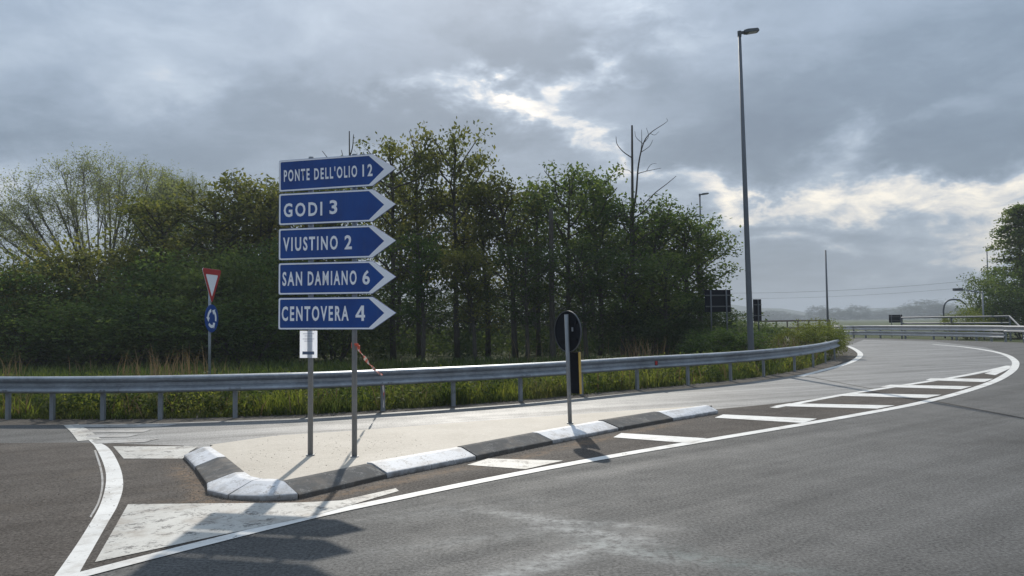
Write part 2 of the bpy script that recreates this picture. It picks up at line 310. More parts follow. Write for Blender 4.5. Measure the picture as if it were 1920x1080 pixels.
# ------------------------------------------------------------------ mesh helpers
class MB:
    def __init__(s): s.v = []; s.f = []; s.mi = []; s.cur = 0
    def add(s, verts, faces, mi=None):
        b = len(s.v); s.v += [tuple(q) for q in verts]
        s.f += [tuple(i+b for i in f) for f in faces]; s.mi += [s.cur if mi is None else mi]*len(faces)
    def box(s, c, size, rot=None, mi=None):
        M = rot if rot is not None else Matrix.Identity(3)
        vs = [Vector(c) + M @ Vector((sx*size[0]/2, sy*size[1]/2, sz*size[2]/2)) for sx in (-1,1) for sy in (-1,1) for sz in (-1,1)]
        s.add(vs, [(0,1,3,2),(4,6,7,5),(0,4,5,1),(2,3,7,6),(0,2,6,4),(1,5,7,3)], mi)
    def tube(s, pts, rad, n=8, cap=True, mi=None):
        pts = [Vector(p) for p in pts]
        if not hasattr(rad, '__len__'): rad = [rad]*len(pts)
        b = len(s.v); fs = []
        up = None
        for i, p in enumerate(pts):
            d = (pts[min(i+1, len(pts)-1)] - pts[max(i-1, 0)]).normalized()
            if up is None: up = Vector((1,0,0)) if abs(d.x) < 0.8 else Vector((0,1,0))
            a = d.cross(up).normalized(); c = a.cross(d).normalized(); up = c
            for k in range(n):
                q = 2*math.pi*k/n
                s.v.append(tuple(p + (a*math.cos(q) + c*math.sin(q))*rad[i]))
        for i in range(len(pts)-1):
            for k in range(n):
                k2 = (k+1) % n
                fs.append((b+i*n+k, b+i*n+k2, b+(i+1)*n+k2, b+(i+1)*n+k))
        if cap:
            fs.append(tuple(b+k for k in range(n))[::-1]); e = b+(len(pts)-1)*n
            fs.append(tuple(e+k for k in range(n)))
        s.f += fs; s.mi += [s.cur if mi is None else mi]*len(fs)
    def prism(s, poly, t0, t1, M=None, mi=None):
        """outline in the local XZ plane, thick along Y from t0 to t1"""
        n = len(poly); vs = [Vector((x, t0, z)) for x, z in poly] + [Vector((x, t1, z)) for x, z in poly]
        if M is not None: vs = [M @ q for q in vs]
        s.add(vs, [tuple(range(n)), tuple(range(2*n-1, n-1, -1))] + [(i, i+n, (i+1) % n + n, (i+1) % n) for i in range(n)], mi)
    def ring(s, outer, inner, t0, t1, M=None, mi=None):
        n = len(outer)
        vs = [Vector((x, y, z)) for y in (t0, t1) for ol in (outer, inner) for x, z in ol]
        if M is not None: vs = [M @ q for q in vs]
        fs = []
        for i in range(n):
            j = (i+1) % n
            fs += [(i, j, n+j, n+i), (2*n+i, 3*n+i, 3*n+j, 2*n+j), (i, 2*n+i, 2*n+j, j), (n+i, n+j, 3*n+j, 3*n+i)]
        s.add(vs, fs, mi)
    def build(s, name, mat, parent=None, smooth=False, fix=True):
        me = bpy.data.meshes.new(name); me.from_pydata(s.v, [], s.f)
        for m in (mat if isinstance(mat, (list, tuple)) else [mat]): me.materials.append(m)
        if any(s.mi): me.polygons.foreach_set('material_index', s.mi)
        if fix:
            import bmesh
            b = bmesh.new(); b.from_mesh(me); bmesh.ops.recalc_face_normals(b, faces=b.faces[:]); b.to_mesh(me); b.free()
        if smooth: me.polygons.foreach_set('use_smooth', [True]*len(me.polygons))
        return link(name, me, parent)
def link(name, me, parent=None):
    o = bpy.data.objects.new(name, me); COL.objects.link(o)
    if parent is not None: o.parent = parent
    return o
def np_mesh(name, V, nq, mats, smooth=False):
    """V: (nq*4,3) array of loose quads"""
    me = bpy.data.meshes.new(name); V = np.ascontiguousarray(V, dtype=np.float32)
    me.vertices.add(len(V)); me.vertices.foreach_set('co', V.ravel())
    me.loops.add(nq*4); me.loops.foreach_set('vertex_index', np.arange(nq*4, dtype=np.int32))
    me.polygons.add(nq); me.polygons.foreach_set('loop_start', np.arange(0, nq*4, 4, dtype=np.int32))
    try: me.polygons.foreach_set('loop_total', np.full(nq, 4, dtype=np.int32))
    except Exception: pass
    for m in mats: me.materials.append(m)
    me.update(calc_edges=True); me.validate()
    return me
def tag(o, label=None, cat=None, group=None, kind=None):
    if label: o['label'] = label
    if cat: o['category'] = cat
    if group: o['group'] = group
    if kind: o['kind'] = kind
    return o
def thing(name, label, cat, loc=(0,0,0), rz=0.0, group=None):
    o = bpy.data.objects.new(name, None); COL.objects.link(o); o.empty_display_size = 0.2
    o.location = loc; o.rotation_euler = (0, 0, rz)
    return tag(o, label, cat, group)
def flat(name, pts, z, mat, parent=None, th=None):
    """a flat sheet from an outline of (x, y); with th a slab that reaches down by th"""
    mb = MB(); n = len(pts)
    if th is None: mb.add([(x, y, z) for x, y in pts], [tuple(range(n))])
    else:
        mb.add([(x, y, z) for x, y in pts] + [(x, y, z-th) for x, y in pts],
               [tuple(range(n))] + [(i, i+n, (i+1) % n+n, (i+1) % n) for i in range(n)])
    o = mb.build(name, mat, parent)
    if th is None and o.data.polygons and o.data.polygons[0].normal.z < 0: o.data.flip_normals()
    return o
def spline(pts, n=8):
    pts = [np.array(p, float) for p in pts]; out = []
    P = [2*pts[0]-pts[1]] + pts + [2*pts[-1]-pts[-2]]
    for i in range(1, len(P)-2):
        a, b, c, d = P[i-1], P[i], P[i+1], P[i+2]
        for k in range(n):
            t = k/n
            out.append(0.5*((2*b) + (-a+c)*t + (2*a-5*b+4*c-d)*t*t + (-a+3*b-3*c+d)*t**3))
    out.append(pts[-1]); return out
def ribbon(name, L, Rr, z, mat, parent=None, n=8):
    a = spline(L, n); b = spline(Rr, n); mb = MB()
    vs = [(p[0], p[1], z) for p in a] + [(p[0], p[1], z) for p in b]; k = len(a)
    mb.add(vs, [(i, i+1, k+i+1, k+i) for i in range(k-1)])
    o = mb.build(name, mat, parent)
    if o.data.polygons[0].normal.z < 0: o.data.flip_normals()
    return o
def line(name, pts, w, z, mat, parent=None, n=8):
    c = spline(pts, n); L, Q = [], []
    ws = w if hasattr(w, '__len__') else [w, w]
    for i, p in enumerate(c):
        d = c[min(i+1, len(c)-1)] - c[max(i-1, 0)]; d = d/np.linalg.norm(d); nn = np.array([-d[1], d[0]])
        ww = ws[0] + (ws[1]-ws[0])*i/(len(c)-1)
        L.append(p+nn*ww/2); Q.append(p-nn*ww/2)
    mb = MB(); k = len(c)
    mb.add([(p[0], p[1], z) for p in L] + [(p[0], p[1], z) for p in Q], [(i, i+1, k+i+1, k+i) for i in range(k-1)])
    o = mb.build(name, mat, parent)
    if o.data.polygons[0].normal.z < 0: o.data.flip_normals()
    return o

# ------------------------------------------------------------------ ground, roads
rg = np.random.default_rng(5)
def make_ground():
    # one sheet to the horizon, finer close by and gently uneven away from the road
    mb = MB(); rr = [0, 8, 16, 24, 32, 40, 50, 62, 80, 110, 160, 240, 400, 700, 1100, 1700]; n = 72
    mb.v.append((0, 0, -0.04)); 
    for r in rr[1:]:
        for k in range(n):
            a = 2*math.pi*k/n
            mb.v.append((r*math.cos(a), r*math.sin(a)+10, -0.04 - (0.05 if r > 150 else 0)))
    for k in range(n): mb.f.append((0, 1+k, 1+(k+1) % n))
    for i in range(len(rr)-2):
        for k in range(n): mb.f.append((1+i*n+k, 1+(i+1)*n+k, 1+(i+1)*n+(k+1) % n, 1+i*n+(k+1) % n))
    mb.mi = [0]*len(mb.f)
    tag(mb.build('ground', m_ground), kind='structure')
make_ground()

EDGE = [(-40,15.2), (-11.616, 13.674), (-8.799, 13.583), (-7.528, 13.516), (-6.052, 13.569), (-4.848, 13.803), (-3.592, 14.044), (-2.416, 14.648), (-1.162, 15.262), (0.140, 15.992), (1.454, 16.992), (2.837, 18.143),
        (4.177, 18.950), (5.496, 20.031), (6.734, 21.290), (8.119, 22.838), (9.400, 24.567), (11.221, 27.159), (13.315, 30.850), (15.443, 35.321), (17.613, 40.768), (19.574, 46.451)]
EDGE = [tuple(p) for p in spline(EDGE, 4)]
FAR = [(-5, 66), (10,72), (30.464, 75.354), (28.826, 66.851), (30.432, 57.166), (31.152, 48.157), (31.722, 37.972), (60,38), (60,-30), (-40,-30)]
road = tag(flat('road', EDGE + [(-20, 52), (-30, 58)] + FAR, 0.0, m_road), kind='structure')
# gravel verge under and behind the guardrail
vin = [(p[0]+0.0, p[1]-0.35) for p in EDGE if p[0] < 14.0]
vout = [(-40,16.6), (-9.5,16.2), (-5,15.7), (-2.4,16.4), (0.3,17.7), (3.2,20.1), (6,22.2), (8.3,24.8), (10.5,28.5), (13.2,34), (15.6,41.5), (17.6,43.5)]
tag(flat('verge', vin + [(14.949, 33.780), (17.846, 40.672), (20.119, 47.287)] + vout[::-1], -0.018, m_verge), kind='structure')

# dusty asphalt in the hatched area and on the roundabout
KO = [(-4.093, 9.849), (-3.614, 9.002), (-3.110, 8.043), (-2.98,7.72), (-2.70,7.50), (-2.35,7.40), (-2.021, 7.446), (-1.353, 8.412), (-0.453, 9.443), (0.511, 10.593), (1.554, 11.789), (2.572, 12.821), (3.547, 13.752)]
EL = [(-2.930, 5.175), (-2.419, 5.875), (-1.672, 6.832), (-1.075, 7.454), (-0.356, 8.174), (0.514, 8.984), (1.564, 9.892), (2.827, 10.908), (4.381, 12.158), (5.942, 13.461), (7.596, 14.919),
      (9.513, 16.884), (11.779, 19.491), (13.933, 22.293), (16.034, 25.286), (18.335, 28.929), (20.801, 33.445), (22.715, 37.905), (24.400, 43.131), (25.060, 47.096)]
els = [tuple(p) for p in spline(EL[:14], 4)]
INN = [(3.652, 14.414), (5.400, 15.527), (7.385, 17.219), (9.467, 19.066), (11.944, 21.171), (14.690, 23.883)]
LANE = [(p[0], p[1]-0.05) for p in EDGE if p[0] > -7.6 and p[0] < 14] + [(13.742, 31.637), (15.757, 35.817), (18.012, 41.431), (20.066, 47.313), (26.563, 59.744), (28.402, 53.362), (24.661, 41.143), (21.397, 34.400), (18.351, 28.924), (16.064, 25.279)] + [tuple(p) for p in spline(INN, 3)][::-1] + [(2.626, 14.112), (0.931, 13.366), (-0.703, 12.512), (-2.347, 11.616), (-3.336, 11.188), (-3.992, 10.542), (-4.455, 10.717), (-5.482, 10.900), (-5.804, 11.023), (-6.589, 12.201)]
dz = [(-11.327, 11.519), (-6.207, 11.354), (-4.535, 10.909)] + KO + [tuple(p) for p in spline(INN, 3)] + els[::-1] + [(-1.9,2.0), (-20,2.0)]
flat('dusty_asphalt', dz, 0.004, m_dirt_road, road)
flat('slip_lane', [tuple(p) for p in LANE], 0.002, m_lane, road)  # lighter sheet over the lane, its tone includes painted glare
line('asphalt_joint', [(8.360, 25.957), (8.256, 20.515), (8.170, 16.470), (8.099, 13.435), (8.060, 11.579)], 0.045, 0.005, m_dirt_road, road)

ZQ = [0.0062]
def ZN():
    ZQ[0] += 0.0002; return ZQ[0]
line('edge_line', EL, (0.135, 0.24), ZN(), m_line, road)
ribbon('edge_line', [(-6.194, 11.558), (-5.767, 10.926), (-4.979, 9.621), (-4.384, 8.540), (-3.837, 7.382), (-3.456, 6.423), (-3.159, 5.622), (-2.966, 5.073)],
       [(-6.175, 11.608), (-5.525, 10.811), (-4.703, 9.456), (-4.080, 8.295), (-3.669, 7.372), (-3.373, 6.586), (-3.036, 5.680), (-2.807, 5.066)], ZN(), m_line, road)
ribbon('edge_line', [(-5.605, 10.594), (-4.792, 9.188), (-4.287, 8.255), (-3.903, 7.452), (-3.667, 6.871)], [(-5.575, 10.591), (-4.766, 9.187), (-4.264, 8.253), (-3.883, 7.450), (-3.632, 6.832)], ZN(), m_faded, road)
line('edge_line', [(-7.506, 13.443), (-6.884, 12.590), (-6.178, 11.556)], (0.22, 0.3), ZN(), m_worn, road)
line('edge_line', [(8.108, 22.385), (9.829, 25.024), (11.786, 28.063), (13.760, 31.631), (15.737, 35.824), (17.660, 40.749), (19.626, 46.426), (21.393, 52.955)], (0.2, 0.25), ZN(), m_line, road)
line('edge_line', [(4.761, 14.541), (6.967, 16.775), (9.467, 19.066), (12.159, 21.548), (14.478, 23.932), (16.244, 25.862)], (0.15, 0.22), ZN(), m_line, road)
for q in [[(-7.506, 13.443), (-5.623, 13.309), (-5.793, 12.988), (-7.238, 13.074)], [(-6.902, 12.654), (-5.775, 12.663), (-5.776, 12.356), (-6.708, 12.390)],
          [(-6.556, 12.140), (-5.712, 12.115), (-5.756, 11.837), (-6.346, 11.839)], [(-6.132, 11.500), (-5.182, 11.620), (-5.250, 11.266), (-5.884, 11.175)]]:
    flat('hatch_stripe', q, ZN(), m_faded, road)
flat('hatch_stripe', [(-4.852, 9.873), (-4.097, 9.811), (-4.223, 10.345), (-4.291, 10.794), (-5.505, 10.902)], ZN(), m_worn, road)
flat('hatch_stripe', [(-3.556, 7.323), (-1.979, 7.290), (-1.602, 7.354), (-1.176, 7.864), (-1.126, 7.737), (-1.681, 6.832), (-2.331, 6.159), (-2.915, 5.537)], ZN(), m_worn, road)
for q in [[(912,862), (1055,864), (1000,880), (878,873)]]: pass
flat('hatch_stripe', [(-0.315, 9.505), (0.570, 9.289), (0.119, 8.786), (-0.541, 9.099)], ZN(), m_worn, road)
flat('hatch_stripe', [(1.555, 11.506), (2.636, 10.876), (2.306, 10.476), (1.386, 11.096)], ZN(), m_line, road)
flat('hatch_stripe', [(3.587, 13.588), (4.905, 12.836), (4.497, 12.338), (3.332, 13.162)], ZN(), m_line, road)
flat('hatch_stripe', [(5.297, 15.234), (7.025, 14.612), (6.483, 14.140), (4.849, 14.807)], ZN(), m_line, road)
flat('hatch_stripe', [(7.224, 17.114), (8.896, 16.480), (8.277, 15.873), (6.684, 16.634)], ZN(), m_line, road)
flat('hatch_stripe', [(9.112, 19.129), (10.636, 18.384), (9.990, 17.682), (8.599, 18.582)], ZN(), m_line, road)
flat('hatch_stripe', [(11.040, 20.945), (12.406, 20.477), (11.614, 19.522), (10.589, 20.352)], ZN(), m_line, road)

flat('hatch_stripe', [(13.348, 22.420), (16.154, 25.885), (15.617, 24.788), (13.245, 21.758)], ZN(), m_line, road)

# ------------------------------------------------------------------ traffic island
island = bpy.data.objects.new('traffic_island', None); COL.objects.link(island); island['kind'] = 'structure'
def inner_of(path, w):
    out = []
    for i, p in enumerate(path):
        a = np.array(path[max(i-1, 0)]); b = np.array(path[min(i+1, len(path)-1)]); d = (b-a)/np.linalg.norm(b-a)
        out.append((p[0]-d[1]*w[i], p[1]+d[0]*w[i]))
    return out
KI = inner_of(KO, [0.30, 0.33, 0.36, 0.42, 0.42, 0.40, 0.36, 0.32, 0.32, 0.36, 0.38, 0.36, 0.26])
FE = [(-3.847, 10.157), (-3.253, 10.912), (-2.282, 11.296), (-0.682, 12.149), (0.897, 12.873), (2.342, 13.562), (3.507, 14.019)]
flat('island_top', KI + FE[::-1], 0.118, m_island, island, th=0.2)
stones = [(0,1,1,6), (1,2,0,6), (2,4,1,6), (4,6,1,6), (6,7,0,9), (7,8,1,9), (8,9,0,10), (9,10,1,10), (10,11,0,9), (11,12,1,9)]
rk = random.Random(3)
for a, b, white, nn in stones:
    mb = MB(); seg = []
    for i in range(a, b+1):
        seg.append((np.array(KO[i]), np.array(KI[i])))
    # shrink the ends for the joints
    def lerp(p, q, t): return p+(q-p)*t
    L0 = np.linalg.norm(seg[1][0]-seg[0][0]); L1 = np.linalg.norm(seg[-1][0]-seg[-2][0])
    seg[0] = (lerp(seg[0][0], seg[1][0], 0.009/L0), lerp(seg[0][1], seg[1][1], 0.009/L0))
    seg[-1] = (lerp(seg[-1][0], seg[-2][0], 0.009/L1), lerp(seg[-1][1], seg[-2][1], 0.009/L1))
    dz0, dz1 = rk.uniform(-0.008, 0.008), rk.uniform(-0.008, 0.008)
    rings = []
    for i, (o, q) in enumerate(seg):
        t = i/(len(seg)-1); h = dz0+(dz1-dz0)*t
        q2 = lerp(o, q, 1.0)
        prof = [(o, -0.05), (o, 0.047+h), (lerp(o, q, 0.03), 0.054+h), (lerp(o, q, 0.70), 0.127+h), (lerp(o, q, 0.75), 0.130+h), (lerp(o, q, 1.0), 0.128+h), (lerp(o, q, 1.0), -0.05)]
        rings.append([(p[0], p[1], z) for p, z in prof])
    k = len(rings[0]); mb.v = [p for r_ in rings for p in r_]
    for i in range(len(rings)-1):
        for j in range(k): mb.f.append((i*k+j, i*k+(j+1) % k, (i+1)*k+(j+1) % k, (i+1)*k+j))
    mb.f.append(tuple(range(k))); mb.f.append(tuple((len(rings)-1)*k+j for j in range(k))); mb.mi = [0]*len(mb.f)
    o = mb.build('kerb_stone', m_kerb_white if white else m_kerb_dark, island)
    if white: o['label'] = 'white painted sloping kerb stone'
    else: o['label'] = 'black painted sloping kerb stone'
# kerb on the far side, seen only as the edge of the pale top
for i in range(len(FE)-1):
    a, b = np.array(FE[i]), np.array(FE[i+1]); d = (b-a)/np.linalg.norm(b-a); nn = np.array([-d[1], d[0]])
    a2, b2 = a+d*0.006, b-d*0.006; mb = MB()
    vs = [(*(a2+nn*0.004), -0.05), (*(b2+nn*0.004), -0.05), (*(b2+nn*0.12), -0.05), (*(a2+nn*0.12), -0.05),
          (*(a2+nn*0.004), 0.116), (*(b2+nn*0.004), 0.116), (*(b2+nn*0.09), 0.112), (*(a2+nn*0.09), 0.112)]
    mb.add(vs, [(0,1,2,3), (4,5,6,7), (0,1,5,4), (1,2,6,5), (2,3,7,6), (3,0,4,7)]); mb.build('kerb_stone', m_island, island)

# loose grit along the kerb
def make_grit():
    V = []; n = 0; r = np.random.default_rng(11); mb = MB()
    path = spline([np.array(p) for p in KO], 10)
    for _ in range(2200):
        i = r.integers(0, len(path)-1); p = path[i] + (path[i+1]-path[i])*r.random(); d = path[i+1]-path[i]; d = d/np.linalg.norm(d)
        off = abs(r.normal(0, 0.16))+0.01
        x, y = p[0]+d[1]*off, p[1]-d[0]*off
        s = r.uniform(0.004, 0.010) if r.random() > 0.05 else r.uniform(0.010, 0.017); a = r.random()*6.28
        q = [(x+s*math.cos(a+k*2.09), y+s*math.sin(a+k*2.09), 0.002) for k in range(3)]
        mb.add(q+[(x, y, 0.004+s*0.6)], [(0,1,3), (1,2,3), (2,0,3)])
    for _ in range(300):
        x, y = r.uniform(-5.5, -3.4), r.uniform(4.0, 9.5); s = r.uniform(0.004, 0.012); a = r.random()*6.28
        q = [(x+s*math.cos(a+k*2.09), y+s*math.sin(a+k*2.09), 0.002) for k in range(3)]
        mb.add(q+[(x, y, 0.006+s*0.8)], [(0,1,3), (1,2,3), (2,0,3)])
    for _ in range(260):
        x, y = r.uniform(-3.3, -1.0), r.uniform(8.0, 11); 
        if y < 8.2+0.9*(x+2.2): continue
        s = r.uniform(0.004, 0.010); a = r.random()*6.28
        q = [(x+s*math.cos(a+k*2.09), y+s*math.sin(a+k*2.09), 0.116) for k in range(3)]
        mb.add(q+[(x, y, 0.118+s*0.8)], [(0,1,3), (1,2,3), (2,0,3)])
    tag(mb.build('gravel', m_pebble, fix=False), kind='stuff')
make_grit()

# ------------------------------------------------------------------ direction sign
def text_mesh(s, name, mat, parent, x0, x1, zc, h, y, M=None, bold=0.027, sp=1.32):
    """lettering fitted into a box on a plate, standing a little proud of it"""
    cu = bpy.data.curves.new('lettering', 'FONT'); cu.body = s; cu.size = 1.0; cu.offset = 0.006 if s == '4' else bold; cu.space_character = sp; cu.extrude = 0.0; cu.resolution_u = 3
    to = bpy.data.objects.new('lettering_source', cu); COL.objects.link(to)
    dg = bpy.context.evaluated_depsgraph_get(); me = bpy.data.meshes.new_from_object(to.evaluated_get(dg))
    bpy.data.objects.remove(to); bpy.data.curves.remove(cu)
    co = np.empty(len(me.vertices)*3, np.float32); me.vertices.foreach_get('co', co); co = co.reshape(-1, 3)
    lo, hi = co.min(0), co.max(0)
    out = np.zeros_like(co)
    out[:, 0] = x0 + (co[:, 0]-lo[0])/(hi[0]-lo[0])*(x1-x0)
    out[:, 2] = zc + ((co[:, 1]-lo[1])/(hi[1]-lo[1])-0.5)*h
    out[:, 1] = y
    if M is not None: out = np.array([list(M @ Vector(q)) for q in out], np.float32)
    me.vertices.foreach_set('co', out.ravel()); me.materials.clear(); me.materials.append(mat); me.update(); me.name = name
    return link(name, me, parent)

SYAW = R(-14.0)
p1 = (*(-2.366, 9.220), .12)
sign = thing('direction_sign', 'five stacked blue arrow signs on two grey poles standing on the traffic island', 'road sign', p1, SYAW)
sign.rotation_euler = (0, R(0.35), SYAW)
post2x = 0.555
TOP = 3.49
for x in (0.0, post2x):
    mb = MB(); mb.tube([(x, 0, -0.02), (x, 0, TOP)], 0.031, 14); o = mb.build('post', m_pole, sign, True)
    mb = MB(); mb.tube([(x, 0, 0.0), (x, 0, 0.012)], 0.05, 14); mb.build('base_collar', m_pole, sign)
def arrow_panel(zc, h, rows, tilt, wear_lab, lettersp):
    X0, X1, XT = -0.395, 0.80, 1.085          # left end, shoulder, tip
    M = Matrix.Translation((0, -0.045, zc)) @ Matrix.Rotation(tilt, 4, 'Y')
    def rounded(x0, x1, xt, h, r):
        pts = []
        for cx, cz, a0 in ((x0+r, -h/2+r, 180), (x0+r, h/2-r, 90)):
            for k in range(5):
                a = R(a0 + (k*22.5 if a0 == 180 else 0) - (k*22.5 if a0 == 90 else 0)) if False else None
        for k in range(5): a = R(270 - k*22.5); pts.append((x0+r+r*math.cos(a), -h/2+r+r*math.sin(a)))
        for k in range(5): a = R(180 - k*22.5); pts.append((x0+r+r*math.cos(a), h/2-r+r*math.sin(a)))
        pts += [(x1, h/2), (xt, 0.0), (x1, -h/2)]
        return pts
    out = rounded(X0, X1, XT, h, 0.022)
    mb = MB(); mb.prism(out, 0.0, 0.012, M); pl = mb.build('arrow_panel', m_blue, sign); pl['label'] = wear_lab
    # white line along the rim, and the white chevron between the blue point and the tip
    a = rounded(X0+0.004, X1-0.002, XT-0.004, h-0.008, 0.020); b = rounded(X0+0.022, X1-0.045, XT-0.142, h-0.042, 0.016)
    mb = MB(); mb.ring(a, b, -0.003, -0.0005, M); mb.build('border', m_white, pl)
    for (s, x0, x1, hh, dz) in lettersp:
        if s == '4':        # drawn in strokes: the numeral's counter is too small to embolden
            W, u = x1-x0, hh/2
            mb = MB(); q = lambda a, b: M @ Vector((x0+a*W, -0.0035, dz+b*u))
            mb.add([q(.60,1), q(.88,1), q(.88,-.22), q(.62,-.22)], [(0,1,2,3)])
            mb.add([q(.60,1), q(.62,.45), q(.30,-.22), q(0,-.28)], [(0,1,2,3)])
            mb.add([q(0,-.28), q(.30,-.22), q(.62,-.22), q(.88,-.22), q(1,-.22), q(1,-.56), q(.88,-.56), q(.62,-.56), q(0,-.56)], [tuple(range(9))])
            mb.add([q(.62,-.56), q(.88,-.56), q(.88,-1), q(.62,-1)], [(0,1,2,3)])
            mb.build('lettering', m_white, pl); continue
        text_mesh(s, 'lettering', m_white, pl, x0, x1, dz, hh, -0.0035, M)
    for x in (0.0, post2x):
        mb = MB(); mb.box((x, 0.0, zc), (0.09, 0.064, 0.045)); mb.build('clamp', m_galv, pl)
PX = 1.46/219.0
def X(px): return -0.395+(px-523)*PX*0.985
zs = [3.277, 2.877, 2.462, 2.054, 1.645]
panels = [
    [('PONTE', X(533), X(584), .142, .0), ("DELL'OLIO", X(593), X(676), .142, .0), ('12', X(686), X(705), .142, .0)],
    [('GODI', X(533), X(609), .165, -.012), ('3', X(623), X(638), .165, .0)],
    [('VIUSTINO', X(532), X(639), .165, .0), ('2', X(652), X(666), .165, .0)],
    [('SAN', X(531), X(570), .168, .0), ('DAMIANO', X(581), X(675), .168, .0), ('6', X(686), X(700), .168, .0)],
    [('CENTOVERA', X(530), X(660), .175, .0), ('4', X(673), X(691), .175, .0)]]
tilts = [-0.010, 0.0, 0.0, 0.004, 0.004]
names = ["PONTE DELL'OLIO 12", 'GODI 3', 'VIUSTINO 2', 'SAN DAMIANO 6', 'CENTOVERA 4']
for z, pn, tl, nm in zip(zs, panels, tilts, names):
    arrow_panel(z, 0.374, None, tl, 'blue arrow panel reading ' + nm, pn)
# small white plate under the arrows
mb = MB(); mb.prism([(-0.115, 1.13), (0.108, 1.13), (0.108, 1.445), (-0.115, 1.445)], -0.0450, -0.0435); pl = mb.build('notice', m_notice, sign)
pl['label'] = 'small translucent white notice with a dark bar, below the arrow panels'
mb = MB(); mb.prism([(-0.08, 1.17), (0.07, 1.17), (0.07, 1.205), (-0.08, 1.205)], -0.0475, -0.0458); mb.build('dark_bar', m_ink, pl)
mb = MB()
for k, (w, z) in enumerate([(.14, 1.41), (.10, 1.385), (.15, 1.35), (.11, 1.325)]): mb.prism([(-w/2-.003, z-.004), (w/2-.003, z-.004), (w/2-.003, z+.004), (-w/2-.003, z+.004)], -0.0472, -0.0460)
tag(mb.build('print', m_paleink, pl), kind='stuff')

# barrier tape knotted round the second post, trailing to the guardrail
def make_tape():
    P0 = Vector((-1.793, 9.050, 1.389)); P1 = Vector((-2.488, 15.050, 0.672)); rt_ = random.Random(4)
    pts = [P0.lerp(P1, k/14)-Vector((0, 0, 0.22*(k/14)*(1-k/14))) for k in range(15)]
    pts += [Vector((-2.471, 15.000, 0.483)), Vector((-2.457, 15.030, 0.279)), Vector((-2.472, 15.050, 0.056))]
    sp = [Vector(p) for p in spline([tuple(p) for p in pts], 3)]
    mb = MB(); w = 0.022; prev = None; n = Vector((0.0015, -0.0015, 0))
    for i, p in enumerate(sp):
        tw = i*0.55; s_ = Vector((math.cos(tw)*0.6, 0.1, 0.7+0.5*math.sin(tw))).normalized()*w
        cur = (p-s_, p+s_)
        if prev:
            mb.add([prev[0]-n, prev[1]-n, cur[1]-n, cur[0]-n, prev[0]+n, prev[1]+n, cur[1]+n, cur[0]+n], [(0,1,2,3), (7,6,5,4), (0,4,5,1), (3,2,6,7), (0,3,7,4), (1,5,6,2)], 0 if i < 3 else (i//2) % 2)
        prev = cur
    c = Vector((P0.x-0.035, P0.y+0.06, P0.z))
    mb.tube([c+Vector((0,0,-0.03)), c+Vector((0,0,0.03))], 0.036, 12, mi=0)
    for k in range(4):
        mb.box(P0+Vector((0.0+0.012*k, -0.006*k, 0.015-0.012*k)), (0.045, 0.012, 0.022), Euler((0.3*k, 0.5*k, 0.7*k)).to_matrix(), 0)
    tag(mb.build('barrier_tape', [m_tape_r, m_tape_w]), 'red and white barrier tape tied to the sign post, trailing towards the guardrail', 'tape')
make_tape()

# ------------------------------------------------------------------ keep-right sign seen from behind, with its obstacle marker
def disc(r, n=32): return [(r*math.cos(2*math.pi*k/n), r*math.sin(2*math.pi*k/n)) for k in range(n)]
mp = (*(0.835, 11.790), .12)
ms = thing('obstacle_marker_sign', 'dark round sign back over a yellow edged marker, on a grey pole at the kerb', 'road sign', mp)
ms.rotation_euler = (0, R(-1.0), 0)
mb = MB(); mb.tube([(0,0,-.02), (0,0,1.62)], 0.031, 14); mb.build('post', m_pole, ms, True)
mb = MB(); mb.tube([(0,0,0), (0,0,.012)], 0.05, 14); mb.build('base_collar', m_pole, ms)
MR = Matrix.Rotation(R(-54), 4, 'Z')
DM = Matrix.Translation((0.02, 0.075, 1.365)) @ MR
mb = MB(); mb.prism(disc(0.305, 40), 0.0, 0.006, DM); dp = mb.build('disc', m_back, ms); dp['label'] = 'dark back of a round sign'
mb = MB(); mb.ring(disc(0.313, 40), disc(0.301, 40), -0.014, 0.008, DM); mb.build('rim', m_lamp, dp)
for z in (-0.13, 0.13):
    mb = MB(); mb.box(DM @ Vector((0, -0.012, z)), (0.44, 0.018, 0.035), MR.to_3x3()); mb.build('rail', m_back, dp)
mb = MB(); mb.box(DM @ Vector((0.13, -0.02, 0.03)), (0.03, 0.012, 0.06), MR.to_3x3()); mb.build('glint_block', m_galv, dp)  # small pale block added in place of a white glint on the disc
# half-round marker: hollow behind, yellow outside
HM = Matrix.Translation((0.075, 0.07, 0.43)) @ Matrix.Rotation(R(-40), 4, 'Z')
mb = MB(); n = 14; rO, rI = 0.125, 0.121; h0, h1 = 0.0, 0.62
ang = [math.pi*k/n for k in range(n+1)]
vs = [(rO*math.cos(a), rO*math.sin(a), z) for z in (h0, h1) for a in ang] + [(rI*math.cos(a), rI*math.sin(a), z) for z in (h0, h1) for a in ang]
k = n+1; fo = []; fi = []
for i in range(n): fo.append((i, i+1, k+i+1, k+i)); fi.append((2*k+i, 3*k+i, 3*k+i+1, 2*k+i+1)); fi += [(k+i, k+i+1, 3*k+i+1, 3*k+i), (i, 2*k+i, 2*k+i+1, i+1)]
vs = [HM @ Vector(v) for v in vs]
mb.add(vs, fo, 0); mb.f += fi + [(0, k, 3*k, 2*k), (n, 2*k+n, 3*k+n, k+n)]; mb.mi += [1]*len(fi) + [0, 0]
mk = mb.build('obstacle_marker', [m_yellow, m_back], ms, fix=False); mk['label'] = 'half round yellow marker, hollow and dark behind'
mb = MB(); mb.prism([(-0.118, 0.002), (0.118, 0.002), (0.118, 0.618), (-0.118, 0.618)], 0.03, 0.034, HM); mb.build('back_plate', m_back, mk)
